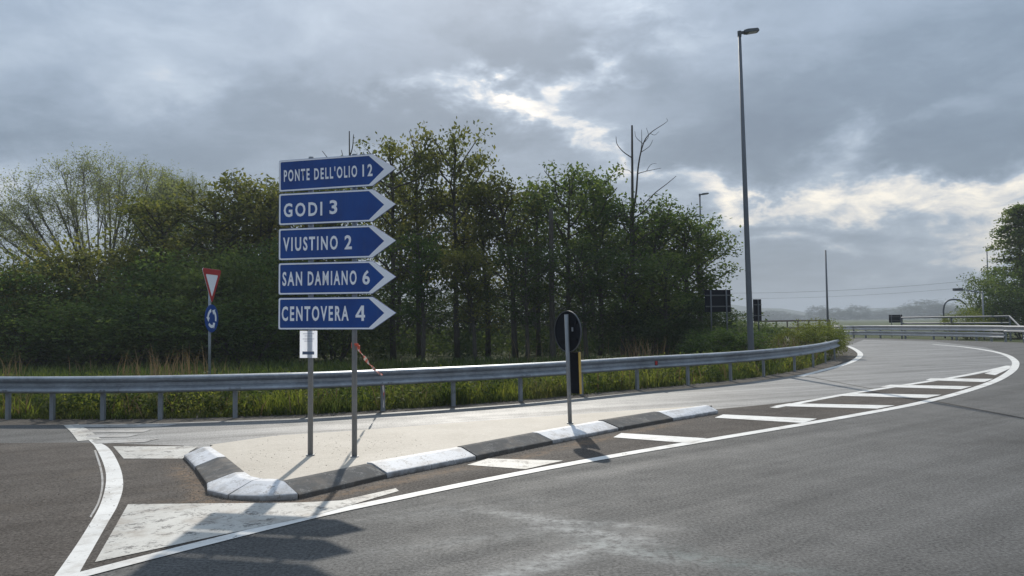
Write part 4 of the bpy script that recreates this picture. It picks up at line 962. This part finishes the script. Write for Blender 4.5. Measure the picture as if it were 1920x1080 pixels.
TREES = [
    ('pale_tree', 'big pale vase-shaped tree with bare looking branches, rising behind the thicket', 'tree', (-30.16, 58.00, 15.46), 'vase', 1, 16.0, 'pale', None),
    ('pale_tree', 'smaller pale sparse tree showing between the big pale tree and the dense round tree', 'tree', (-25.45, 61.00, 14.11), 'vase', 2, 7.5, 'pale', None),
    ('leafy_tree', 'dense round tree between the pale tree and the yield sign, tallest there', 'tree', (-17.38, 41.00, 8.77), 'locust', 1, 6.2, 'olive', None),
    ('leafy_tree', 'dense tree rising straight above the yield sign', 'tree', (-15.72, 42.00, 9.34), 'locust', 2, 6.0, 'olive', None),
    ('leafy_tree', 'tree with a knobbly top just before the left end of the top arrow sign', 'tree', (-14.39, 43.00, 10.48), 'locust', 3, 5.2, 'olive', None),
    ('leafy_tree', 'tree whose top shows directly beside the left end of the arrow signs', 'tree', (-12.66, 42.00, 9.96), 'locust', 4, 5.2, 'olive', None),
    ('leafy_tree', 'tree mostly hidden behind the middle of the arrow signs', 'tree', (-10.94, 42.00, 9.71), 'locust', 5, 5.2, 'olive', None),
    ('leafy_tree', 'tree mostly hidden behind the pointed end of the arrow signs', 'tree', (-8.93, 42.00, 10.11), 'locust', 1, 5.0, 'green', None),
    ('shrub', 'broad shrub at the foot of the pale tree, lit along its top', 'shrub', (-21.43, 39.00, 6.67), 'bush', 1, 7.5, 'olive', None),
    ('shrub', 'broad shrub under the right half of the pale tree', 'shrub', (-18.85, 40.00, 6.98), 'bush', 2, 7.0, 'olive', None),
    ('shrub', 'tall shrub at the very edge of the photo beyond the guardrail', 'shrub', (-23.07, 36.00, 5.30), 'bush', 3, 6.5, 'green', None),
    ('shrub', 'shrub with yellow tips left of the pale tree trunk', 'shrub', (-21.96, 37.00, 5.76), 'bush', 4, 6.0, 'olive', None),
    ('shrub', 'dark shrub just left of the yield sign', 'shrub', (-15.37, 36.00, 5.56), 'bush', 1, 6.5, 'green', None),
    ('shrub', 'dark shrub right behind the yield sign', 'shrub', (-13.41, 37.00, 6.02), 'bush', 2, 6.0, 'green', None),
    ('shrub', 'dark shrub behind the left end of the arrow signs', 'shrub', (-11.58, 38.00, 6.36), 'bush', 3, 6.0, 'green', None),
    ('shrub', 'dark shrub glimpsed below the arrow signs between the poles', 'shrub', (-8.39, 37.00, 5.19), 'bush', 4, 6.0, 'dark', None),
    ('shrub', 'low dark thicket shrub near the edge of the photo, touching the mown strip', 'shrub', (-20.72, 34.00, 3.01), 'bush', 2, 6.0, 'green', None),
    ('shrub', 'low dark thicket shrub beneath the pale tree', 'shrub', (-17.73, 34.00, 3.31), 'bush', 3, 6.5, 'green', None),
    ('shrub', 'low dark thicket shrub behind the dry stalks beside the yield sign', 'shrub', (-15.08, 34.00, 3.27), 'bush', 4, 6.0, 'green', None),
    ('shrub', 'low dark thicket shrub between yield sign and arrow signs', 'shrub', (-11.57, 34.50, 3.25), 'bush', 1, 5.6, 'green', None),
    ('leafy_tree', 'slender tree with a feathery top right beside the tip of the top arrow sign', 'tree', (-5.74, 38.00, 10.84), 'locust', 2, 4.6, 'olive', None),
    ('leafy_tree', 'tall tree with a single spiky leader, left of the tallest round crown', 'tree', (-4.75, 40.00, 11.83), 'locust', 3, 4.2, 'olive', None),
    ('leafy_tree', 'tallest tree of the grove, with a round tuft on top and visible trunk', 'tree', (-2.74, 39.00, 11.55), 'locust', 4, 4.6, 'olive', None),
    ('leafy_tree', 'lower tree filling the dip right of the tallest tree', 'tree', (-1.28, 40.00, 9.33), 'locust', 5, 4.4, 'olive', None),
    ('leafy_tree', 'reddish tinged tree with a small peak in the middle of the grove', 'tree', (0.13, 38.00, 9.11), 'locust', 1, 4.6, 'olive', None),
    ('leafy_tree', 'narrow tree beside the dark broken trunk', 'tree', (1.30, 40.00, 8.75), 'locust', 3, 4.0, 'green', None),
    ('leafy_tree', 'full green tree left of the dead tree, with a broad top', 'tree', (2.80, 39.00, 9.67), 'locust', 2, 4.6, 'green', None),
    ('leafy_tree', 'full green tree touching the dead tree from the left', 'tree', (4.45, 40.00, 9.77), 'locust', 5, 4.6, 'green', None),
    ('leafy_tree', 'green tree around the foot of the dead tree', 'tree', (5.63, 38.00, 7.89), 'locust', 4, 4.2, 'green', None),
    ('leafy_tree', 'green tree just right of the dead tree', 'tree', (7.09, 39.00, 7.69), 'locust', 1, 4.4, 'green', None),
    ('leafy_tree', 'green tree with a ragged top near the right end of the grove', 'tree', (8.68, 39.00, 7.32), 'locust', 3, 4.4, 'green', None),
    ('leafy_tree', 'last tree at the right end of the grove, its leaning crown against the sky', 'tree', (9.62, 40.00, 6.91), 'locust', 4, 4.2, 'green', None),
    ('sapling', 'thin sapling standing in front of the trunks right of the arrow signs', 'tree', (-3.89, 34.00, 5.78), 'locust', 5, 3.0, 'green', None),
    ('sapling', 'thin sapling in front of the tallest tree', 'tree', (-1.59, 34.00, 5.17), 'locust', 1, 3.0, 'olive', None),
    ('sapling', 'thin sapling left of the round sign back', 'tree', (0.62, 34.50, 5.30), 'locust', 2, 3.0, 'dark', None),
    ('sapling', 'thin sapling right behind the round sign back', 'tree', (3.24, 35.00, 5.32), 'locust', 3, 3.2, 'dark', None),
    ('sapling', 'thin sapling in front of the dead tree', 'tree', (4.96, 35.50, 4.86), 'locust', 4, 3.2, 'green', None),
    ('sapling', 'bright green sapling under the right end of the grove', 'tree', (6.89, 35.50, 4.84), 'locust', 2, 3.4, 'green', None),
    ('shrub', 'dark shrub at the foot of the grove right of the dead tree', 'shrub', (6.21, 36.00, 2.69), 'bush', 2, 4.2, 'dark', None),
    ('shrub', 'dark shrub at the foot of the last tree of the grove', 'shrub', (8.26, 37.00, 3.07), 'bush', 3, 4.2, 'dark', None),
    ('shrub', 'bright leafy shrub between the grove and the tall street lamp', 'shrub', (7.64, 27.50, 1.55), 'bush', 4, 2.6, 'green', None),
    ('shrub', 'small leafy shrub at the end of the grove just above the guardrail', 'shrub', (7.23, 29.00, 1.44), 'bush', 1, 2.4, 'green', None),
    ('shrub', 'green hedge-like shrub under the dark sign back', 'shrub', (13.41, 46.00, 1.91), 'bush', 2, 5.0, 'green', None),
    ('shrub', 'yellow green shrub above the far end of the guardrail', 'shrub', (12.65, 33.00, 1.77), 'bush', 3, 2.2, 'weed', None),
    ('shrub', 'low yellow green shrub left of the far end of the guardrail', 'shrub', (11.80, 33.00, 1.43), 'bush', 4, 2.2, 'weed', None),
    ('shrub', 'low green shrub right at the bend of the guardrail', 'shrub', (14.00, 35.00, 1.44), 'bush', 1, 1.8, 'weed', None),
    ('layered_tree', 'tall tree with layered branches at the right edge of the photo', 'tree', (40.25, 62.00, 10.71), 'layered', 1, 7.5, 'green', None),
    ('shrub', 'large green bush in front of the layered tree', 'shrub', (36.96, 60.00, 5.74), 'bush', 1, 4.8, 'green', None),
    ('shrub', 'dense dark bush at the foot of the layered tree', 'shrub', (38.18, 59.00, 4.56), 'bush', 2, 6.0, 'green', None),
    ('shrub', 'pale green bush beside the hooped pipe', 'shrub', (33.52, 58.00, 2.45), 'bush', 3, 3.2, 'weed', None),
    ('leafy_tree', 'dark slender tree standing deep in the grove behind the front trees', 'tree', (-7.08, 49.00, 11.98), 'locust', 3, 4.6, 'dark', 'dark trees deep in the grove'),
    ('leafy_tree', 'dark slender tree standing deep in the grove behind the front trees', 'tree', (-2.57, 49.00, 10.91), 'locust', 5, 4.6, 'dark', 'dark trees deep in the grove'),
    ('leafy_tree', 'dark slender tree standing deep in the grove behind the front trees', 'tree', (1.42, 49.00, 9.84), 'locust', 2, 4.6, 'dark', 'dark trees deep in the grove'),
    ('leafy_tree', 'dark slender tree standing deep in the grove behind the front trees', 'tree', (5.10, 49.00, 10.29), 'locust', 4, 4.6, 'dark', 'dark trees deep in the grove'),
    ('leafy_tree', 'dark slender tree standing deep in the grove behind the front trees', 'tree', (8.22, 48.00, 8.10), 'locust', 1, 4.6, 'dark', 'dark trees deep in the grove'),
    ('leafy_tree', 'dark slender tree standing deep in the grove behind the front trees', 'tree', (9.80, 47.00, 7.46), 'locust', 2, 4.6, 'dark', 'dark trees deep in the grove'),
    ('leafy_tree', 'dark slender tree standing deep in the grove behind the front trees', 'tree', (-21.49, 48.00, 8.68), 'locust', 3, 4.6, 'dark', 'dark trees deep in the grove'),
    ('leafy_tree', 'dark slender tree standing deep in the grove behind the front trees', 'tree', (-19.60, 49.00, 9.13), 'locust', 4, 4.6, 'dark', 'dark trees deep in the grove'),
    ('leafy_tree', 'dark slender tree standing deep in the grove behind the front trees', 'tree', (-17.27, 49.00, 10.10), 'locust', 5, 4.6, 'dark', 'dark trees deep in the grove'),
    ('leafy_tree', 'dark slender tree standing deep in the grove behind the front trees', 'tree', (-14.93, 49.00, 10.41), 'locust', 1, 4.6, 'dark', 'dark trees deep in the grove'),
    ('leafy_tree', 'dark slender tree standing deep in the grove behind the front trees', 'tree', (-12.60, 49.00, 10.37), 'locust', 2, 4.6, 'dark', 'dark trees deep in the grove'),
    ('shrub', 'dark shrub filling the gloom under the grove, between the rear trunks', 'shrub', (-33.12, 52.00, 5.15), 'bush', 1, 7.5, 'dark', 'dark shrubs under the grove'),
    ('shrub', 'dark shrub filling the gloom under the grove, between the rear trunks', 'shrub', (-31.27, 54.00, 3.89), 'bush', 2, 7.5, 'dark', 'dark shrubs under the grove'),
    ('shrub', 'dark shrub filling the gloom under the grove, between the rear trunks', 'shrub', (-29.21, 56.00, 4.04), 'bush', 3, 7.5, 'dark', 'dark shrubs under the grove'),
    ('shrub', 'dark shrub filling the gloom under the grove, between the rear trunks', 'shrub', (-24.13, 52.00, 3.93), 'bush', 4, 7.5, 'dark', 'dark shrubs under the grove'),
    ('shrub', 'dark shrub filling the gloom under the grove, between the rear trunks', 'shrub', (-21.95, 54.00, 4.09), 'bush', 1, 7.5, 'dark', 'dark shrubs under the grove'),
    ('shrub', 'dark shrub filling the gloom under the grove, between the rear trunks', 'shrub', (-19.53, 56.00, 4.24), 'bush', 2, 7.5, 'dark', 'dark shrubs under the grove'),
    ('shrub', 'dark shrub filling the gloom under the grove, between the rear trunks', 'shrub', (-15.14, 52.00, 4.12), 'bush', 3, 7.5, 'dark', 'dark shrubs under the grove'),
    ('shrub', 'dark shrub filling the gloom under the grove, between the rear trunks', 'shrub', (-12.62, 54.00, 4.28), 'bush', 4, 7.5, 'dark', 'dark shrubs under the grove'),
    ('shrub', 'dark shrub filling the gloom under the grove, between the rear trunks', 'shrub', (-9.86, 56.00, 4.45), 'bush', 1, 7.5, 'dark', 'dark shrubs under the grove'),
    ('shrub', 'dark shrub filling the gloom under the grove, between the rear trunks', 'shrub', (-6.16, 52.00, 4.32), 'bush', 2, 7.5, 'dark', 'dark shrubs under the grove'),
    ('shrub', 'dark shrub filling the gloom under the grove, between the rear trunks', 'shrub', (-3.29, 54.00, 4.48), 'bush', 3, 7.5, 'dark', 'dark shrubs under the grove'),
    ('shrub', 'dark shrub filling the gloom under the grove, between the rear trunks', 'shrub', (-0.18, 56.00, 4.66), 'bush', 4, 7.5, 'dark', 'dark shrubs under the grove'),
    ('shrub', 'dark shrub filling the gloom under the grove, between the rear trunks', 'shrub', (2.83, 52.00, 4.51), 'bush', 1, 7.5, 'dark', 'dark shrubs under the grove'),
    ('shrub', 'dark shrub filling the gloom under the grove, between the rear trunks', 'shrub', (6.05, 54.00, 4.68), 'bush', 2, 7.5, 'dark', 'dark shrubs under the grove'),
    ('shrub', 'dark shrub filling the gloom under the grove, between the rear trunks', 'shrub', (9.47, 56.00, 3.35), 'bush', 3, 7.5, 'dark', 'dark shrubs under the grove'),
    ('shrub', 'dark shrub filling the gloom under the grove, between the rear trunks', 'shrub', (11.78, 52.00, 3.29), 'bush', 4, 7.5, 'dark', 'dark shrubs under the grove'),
]
for (name, label, cat, (x, y, h), kind, var, w, lm, grp) in TREES:
    h0, w0 = {'locust': (9.0, 4.0), 'bush': (5.0, 5.0), 'vase': (13.0, 13.0), 'layered': (9.0, 5.5)}[kind]
    tree(name, label, cat, x, y, h, kind, var, w, lm, grp, m_bark_pale if kind == 'vase' else m_bark, h0, w0)

# dead trees
def dead(label, Y, paths, base, loc=None):
    x0, y0 = base
    t = thing('dead_tree', label, 'tree', (x0, y0, -0.04))
    for i, (pts, r0, r1) in enumerate(paths):
        P = [(p[0]-x0, p[1]-y0, p[2]+0.04) for p in pts]
        if i == 0: P = [(P[0][0], P[0][1], -0.1)] + P
        sp = [tuple(q) for q in spline(P, 5)]; mb = MB(); n = len(sp)
        mb.tube(sp, [r0+(r1-r0)*k/(n-1) for k in range(n)], 7); mb.build('trunk' if i == 0 else 'branch', m_bark, t, True)
Y = 38.0
dead('tall dead tree with a snapped top and thin curling bare branches, above the grove', Y, [
    ([(5.835, 38.000, 1.692), (5.890, 38.000, 6.857), (5.954, 38.000, 11.164)], .13, .045),
    ([(5.916, 38.000, 6.856), (6.093, 38.000, 7.894), (6.257, 38.200, 9.236), (6.531, 38.300, 10.307), (6.900, 38.400, 10.854), (7.666, 38.500, 11.373)], .055, .014),
    ([(5.921, 38.000, 9.567), (5.458, 37.800, 9.843), (5.167, 37.700, 10.189), (5.123, 37.700, 10.553)], .028, .012),
    ([(6.216, 38.000, 8.805), (6.607, 38.000, 8.904), (7.335, 38.000, 9.050)], .022, .010),
    ([(6.390, 38.000, 7.239), (6.997, 38.000, 7.829), (7.577, 38.000, 8.264), (8.051, 38.000, 8.649)], .03, .012),
    ([(6.315, 38.200, 9.498), (6.402, 38.000, 10.240), (6.417, 38.000, 10.948)], .022, .010), ([(6.612, 38.300, 10.412), (6.748, 38.000, 10.628), (6.652, 38.000, 11.023)], .018, .009),
    ([(6.427, 38.200, 9.891), (6.824, 38.200, 10.175), (6.988, 38.200, 10.488)], .018, .009), ([(5.954, 38.000, 8.678), (5.778, 38.000, 8.942), (5.520, 38.000, 8.997)], .016, .008), ([(7.666, 38.500, 11.373), (7.800, 38.500, 11.504), (7.724, 38.500, 11.612)], .012, .007), ([(6.900, 38.400, 10.854), (7.134, 38.400, 10.772), (7.348, 38.400, 10.954)], .014, .007), ([(6.531, 38.300, 10.307), (6.198, 38.300, 10.629), (6.126, 38.300, 10.947)], .016, .008), ([(6.997, 38.000, 7.829), (7.305, 38.000, 7.721), (7.515, 38.000, 7.822)], .014, .007), ([(6.607, 38.000, 8.904), (6.821, 38.000, 9.214), (7.107, 38.000, 9.289)], .014, .007)], (5.834, 38.000, 0.411)[:2])
Y = 35.0
dead('dark bare broken trunk standing in the middle of the grove', Y, [([(1.763, 35.000, 0.792), (1.762, 35.000, 3.633), (1.787, 35.000, 6.686)], .15, .10), ([(1.781, 35.000, 4.823), (1.597, 35.000, 5.183), (1.507, 35.000, 5.542)], .03, .015)], (1.755, 35.000, 0.321)[:2])
Y = 44.0
dead('thin dead stem poking up over the top arrow sign', Y, [([(-9.044, 44.000, 0.737), (-9.039, 44.000, 7.906), (-9.047, 44.000, 12.562)], .13, .03), ([(-9.054, 44.000, 11.045), (-8.871, 44.000, 11.649), (-8.808, 44.000, 12.376)], .04, .02), ([(-9.059, 44.000, 10.017), (-9.355, 44.000, 10.929), (-9.503, 44.000, 11.506)], .04, .015), ([(-9.061, 44.000, 9.715), (-10.046, 44.000, 10.787), (-10.584, 44.000, 11.461)], .04, .015)], (-9.018, 44.000, -0.153)[:2])

# ------------------------------------------------------------------ grass and weeds
def blades(name, pts, h, wd, mat, rng, lean=0.35, kind='stuff', seg=2):
    """tapered bent blades; pts (n,2) roots, h (n,) heights"""
    n = len(pts); a = rng.random(n)*6.283; L = rng.normal(0, lean, (n, 2))*h[:, None]
    s = np.stack([np.cos(a), np.sin(a), np.zeros(n)], 1)*wd[:, None]*0.5
    b = np.stack([pts[:, 0], pts[:, 1], np.full(n, -0.05)], 1)
    m = b+np.stack([L[:, 0]*.35, L[:, 1]*.35, h*.6], 1); t = b+np.stack([L[:, 0], L[:, 1], h], 1)
    V = np.empty((n, 2, 4, 3)); V[:, 0, 0] = b-s; V[:, 0, 1] = b+s; V[:, 0, 2] = m+s*.8; V[:, 0, 3] = m-s*.8
    V[:, 1, 0] = m-s*.8; V[:, 1, 1] = m+s*.8; V[:, 1, 2] = t+s*.12; V[:, 1, 3] = t-s*.12
    me = np_mesh(name, V.reshape(-1, 3), n*2, [mat]); return tag(link(name, me), kind=kind)
r = np.random.default_rng(8)
gl = np.array([tuple(p) for p in spline(GP, 12)])
def band(n, lo, hi, power=1.0, i0=0, i1=None):
    i1 = i1 or len(gl)-2
    i = r.integers(i0, i1, n); f = r.random((n, 1)); p = gl[i]+(gl[i+1]-gl[i])*f; d = gl[i+1]-gl[i]; d = d/np.linalg.norm(d, axis=1)[:, None]
    o = lo+(hi-lo)*r.random(n)**power
    return np.stack([p[:, 0]-d[:, 1]*o, p[:, 1]+d[:, 0]*o], 1)
def clump(pts, sc=1.3):
    return 0.5+0.5*(np.sin(pts[:, 0]*sc+1.3*np.sin(pts[:, 1]*sc*.7))*np.sin(pts[:, 1]*sc*1.3+pts[:, 0]*.4+1.1))
p = band(26000, 0.12, 3.2, 1.5); hh = (0.07+0.42*clump(p, 1.1)**2*r.random(len(p))+0.12*clump(p, 2.9)*r.random(len(p)))
blades('grass', p, hh, r.uniform(.012, .03, len(p)), m_grass, r)
p = band(9000, 0.25, 2.4, 1.2); p = p[clump(p, 1.9) > 0.55]; hh = 0.2+0.48*r.random(len(p))*clump(p, 1.1)
blades('grass', p, hh, r.uniform(.02, .045, len(p)), m_weed, r, .28)
p = band(1300, 0.15, 2.4, 1.2); p = p[clump(p, 2.3) < 0.5]; blades('grass', p, 0.25+0.5*r.random(len(p)), r.uniform(.012, .03, len(p)), m_dry, r, .3)
p = np.stack([r.uniform(-30, 24, 26000), r.uniform(17, 33, 26000)], 1); p = p[p[:, 1] > np.interp(p[:, 0], gl[:, 0], gl[:, 1])+2.2]
blades('grass', p, r.uniform(.15, .45, len(p)), r.uniform(.03, .06, len(p)), m_grass, r)
n_ = 5200; C = np.stack([r.uniform(-34, 15.5, n_), r.uniform(39, 57, n_), np.abs(r.normal(.35, .5, n_))], 1)
C = C[C[:, 0] < 14.5-(C[:, 1]-39)*0.05]
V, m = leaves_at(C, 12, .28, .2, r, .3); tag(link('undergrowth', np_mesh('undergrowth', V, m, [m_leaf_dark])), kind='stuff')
# broad-leaved weeds
def weed_patch(name, cx, cy, rx, ry, h, n, mat, size=.09, kind='stuff'):
    C = np.stack([r.normal(cx, rx, n), r.normal(cy, ry, n), np.abs(r.normal(h*.45, h*.28, n))], 1)
    V, m = leaves_at(C, 10, .09, size, r, .4); o = link(name, np_mesh(name, V, m, [mat])); return tag(o, kind=kind)
pp_ = band(2400, 0.2, 2.8); pp_ = pp_[clump(pp_, 1.7) > 0.3]; C = np.concatenate([pp_, (0.05+0.62*r.random((len(pp_), 1))*clump(pp_, 1.7)[:, None])], 1)
V, m = leaves_at(C, 15, .09, .095, r, .4); tag(link('weeds', np_mesh('weeds', V, m, [m_grass])), kind='stuff')
pp_ = band(900, 0.15, 1.6); pp_ = pp_[clump(pp_, 2.6) > 0.62]; C = np.concatenate([pp_, (0.08+0.5*r.random((len(pp_), 1)))], 1)
V, m = leaves_at(C, 16, .10, .06, r, .4); tag(link('weeds', np_mesh('weeds', V, m, [m_weed])), kind='stuff')
# dry stalks
def stalks(cx, cy, rx, ry, n, h):
    p = np.stack([r.normal(cx, rx, n), r.normal(cy, ry, n)], 1); return p, h*(0.5+0.6*r.random(n))
A = []; Hh = []
DRYS = [(-11.33, 24.00, 45, 1.00, 0.50), (-9.99, 23.00, 70, 1.15, 0.35), (-9.11, 23.00, 40, 0.95, 0.35), (-15.28, 24.00, 30, 1.10, 0.30), (-14.77, 28.00, 12, 0.80, 0.60), (-2.95, 27.00, 8, 0.80, 1.20), (4.52, 27.00, 110, 1.15, 0.45), (0.55, 29.00, 12, 1.50, 0.60), (3.10, 29.00, 10, 1.20, 0.60), (10.00, 30.00, 300, 1.00, 1.00), (9.08, 29.00, 60, 0.90, 0.60)]
for (x, y, n, h, rx) in DRYS:
    a_, b_ = stalks(x, y, rx, .5, n, h); A.append(a_); Hh.append(b_)
A = np.concatenate(A); Hh = np.concatenate(Hh)
ok_ = (A[:, 1] > np.interp(A[:, 0], gl[:, 0], gl[:, 1])+0.35) & (A[:, 0] < 11.5); A = A[ok_]; Hh = Hh[ok_]
blades('dry_weeds', A, Hh, r.uniform(.010, .028, len(A)), m_dry, r, .22)

# ------------------------------------------------------------------ far woodland and hills
rng = np.random.default_rng(77)
FT = [
    (262.1, 792.0, 11.9, 32.2, 1),
    (285.4, 816.0, 8.7, 32.2, 2),
    (278.4, 720.0, 14.8, 20.7, 3),
    (301.7, 744.0, 13.0, 27.6, 1),
    (304.0, 696.0, 15.3, 23.0, 2),
    (304.0, 720.0, 9.6, 27.6, 4),
    (364.9, 792.0, 9.4, 29.9, 3),
    (365.9, 768.0, 11.6, 25.3, 1),
    (361.2, 720.0, 15.1, 23.0, 2),
    (364.8, 696.0, 18.7, 34.5, 3),
    (377.4, 696.0, 15.2, 32.2, 4),
    (401.5, 720.0, 11.6, 34.5, 1),
    (253.5, 816.0, 11.4, 36.8, 3),
    (236.9, 816.0, 11.6, 36.8, 2),
    (423.4, 720.0, 12.3, 36.8, 2),
    (300.3, 816.0, 6.3, 27.6, 4),
    (208.6, 792.0, 12.7, 36.8, 1),
    (462.7, 744.0, 12.3, 36.8, 3),
    (497.9, 744.0, 12.8, 41.4, 1),
    (369.2, 816.0, 6.4, 32.2, 2),
    (390.6, 792.0, 8.0, 27.6, 4),
]
for (x, y, h, w, var) in FT:
    tree('far_tree', 'hazy blue-grey tree in the distant tree line beyond the bend', 'tree', x, y, h, 'bush', 20+var, w, 'far', 'distant hazy trees', m_bark, 9.0, 9.0)
def hills():
    mb = MB(); N = 90
    for j, (Y0, hh_) in enumerate(((1150, 0), (1250, 1), (1500, 1))):
        for i in range(N+1):
            x = -1100+i*2200/N
            h = 0 if hh_ == 0 else (14+17*(0.5+0.5*math.sin(x*.006+1.0))+5*math.sin(x*.017+2)+2*math.sin(x*.06))*(1 if j == 1 else 1.1)
            mb.v.append((x, Y0+40*math.sin(x*.004), -0.5+max(h, 0)))
    for j in range(2):
        for i in range(N): mb.f.append((j*(N+1)+i, j*(N+1)+i+1, (j+1)*(N+1)+i+1, (j+1)*(N+1)+i))
    mb.mi = [0]*len(mb.f); tag(mb.build('hills', m_hill, smooth=True), kind='structure')
hills()

# ------------------------------------------------------------------ haze
HAZE = 0.0007
mb = MB(); mb.box((0, 10, 22.4), (3700, 3700, 47.0))
hz = mb.build('haze', None); hz.data.materials.clear()
m = bpy.data.materials.new('haze'); m.use_nodes = True; t = NT(m.node_tree); t.n.clear()
o_ = t.node('ShaderNodeOutputMaterial'); pv = t.node('ShaderNodeVolumePrincipled'); pv.inputs['Density'].default_value = HAZE
pv.inputs['Color'].default_value = (0.80, 0.86, 0.92, 1); pv.inputs['Anisotropy'].default_value = 0.0
t.l.new(pv.outputs[0], o_.inputs['Volume']); hz.data.materials.append(m); tag(hz, kind='stuff')
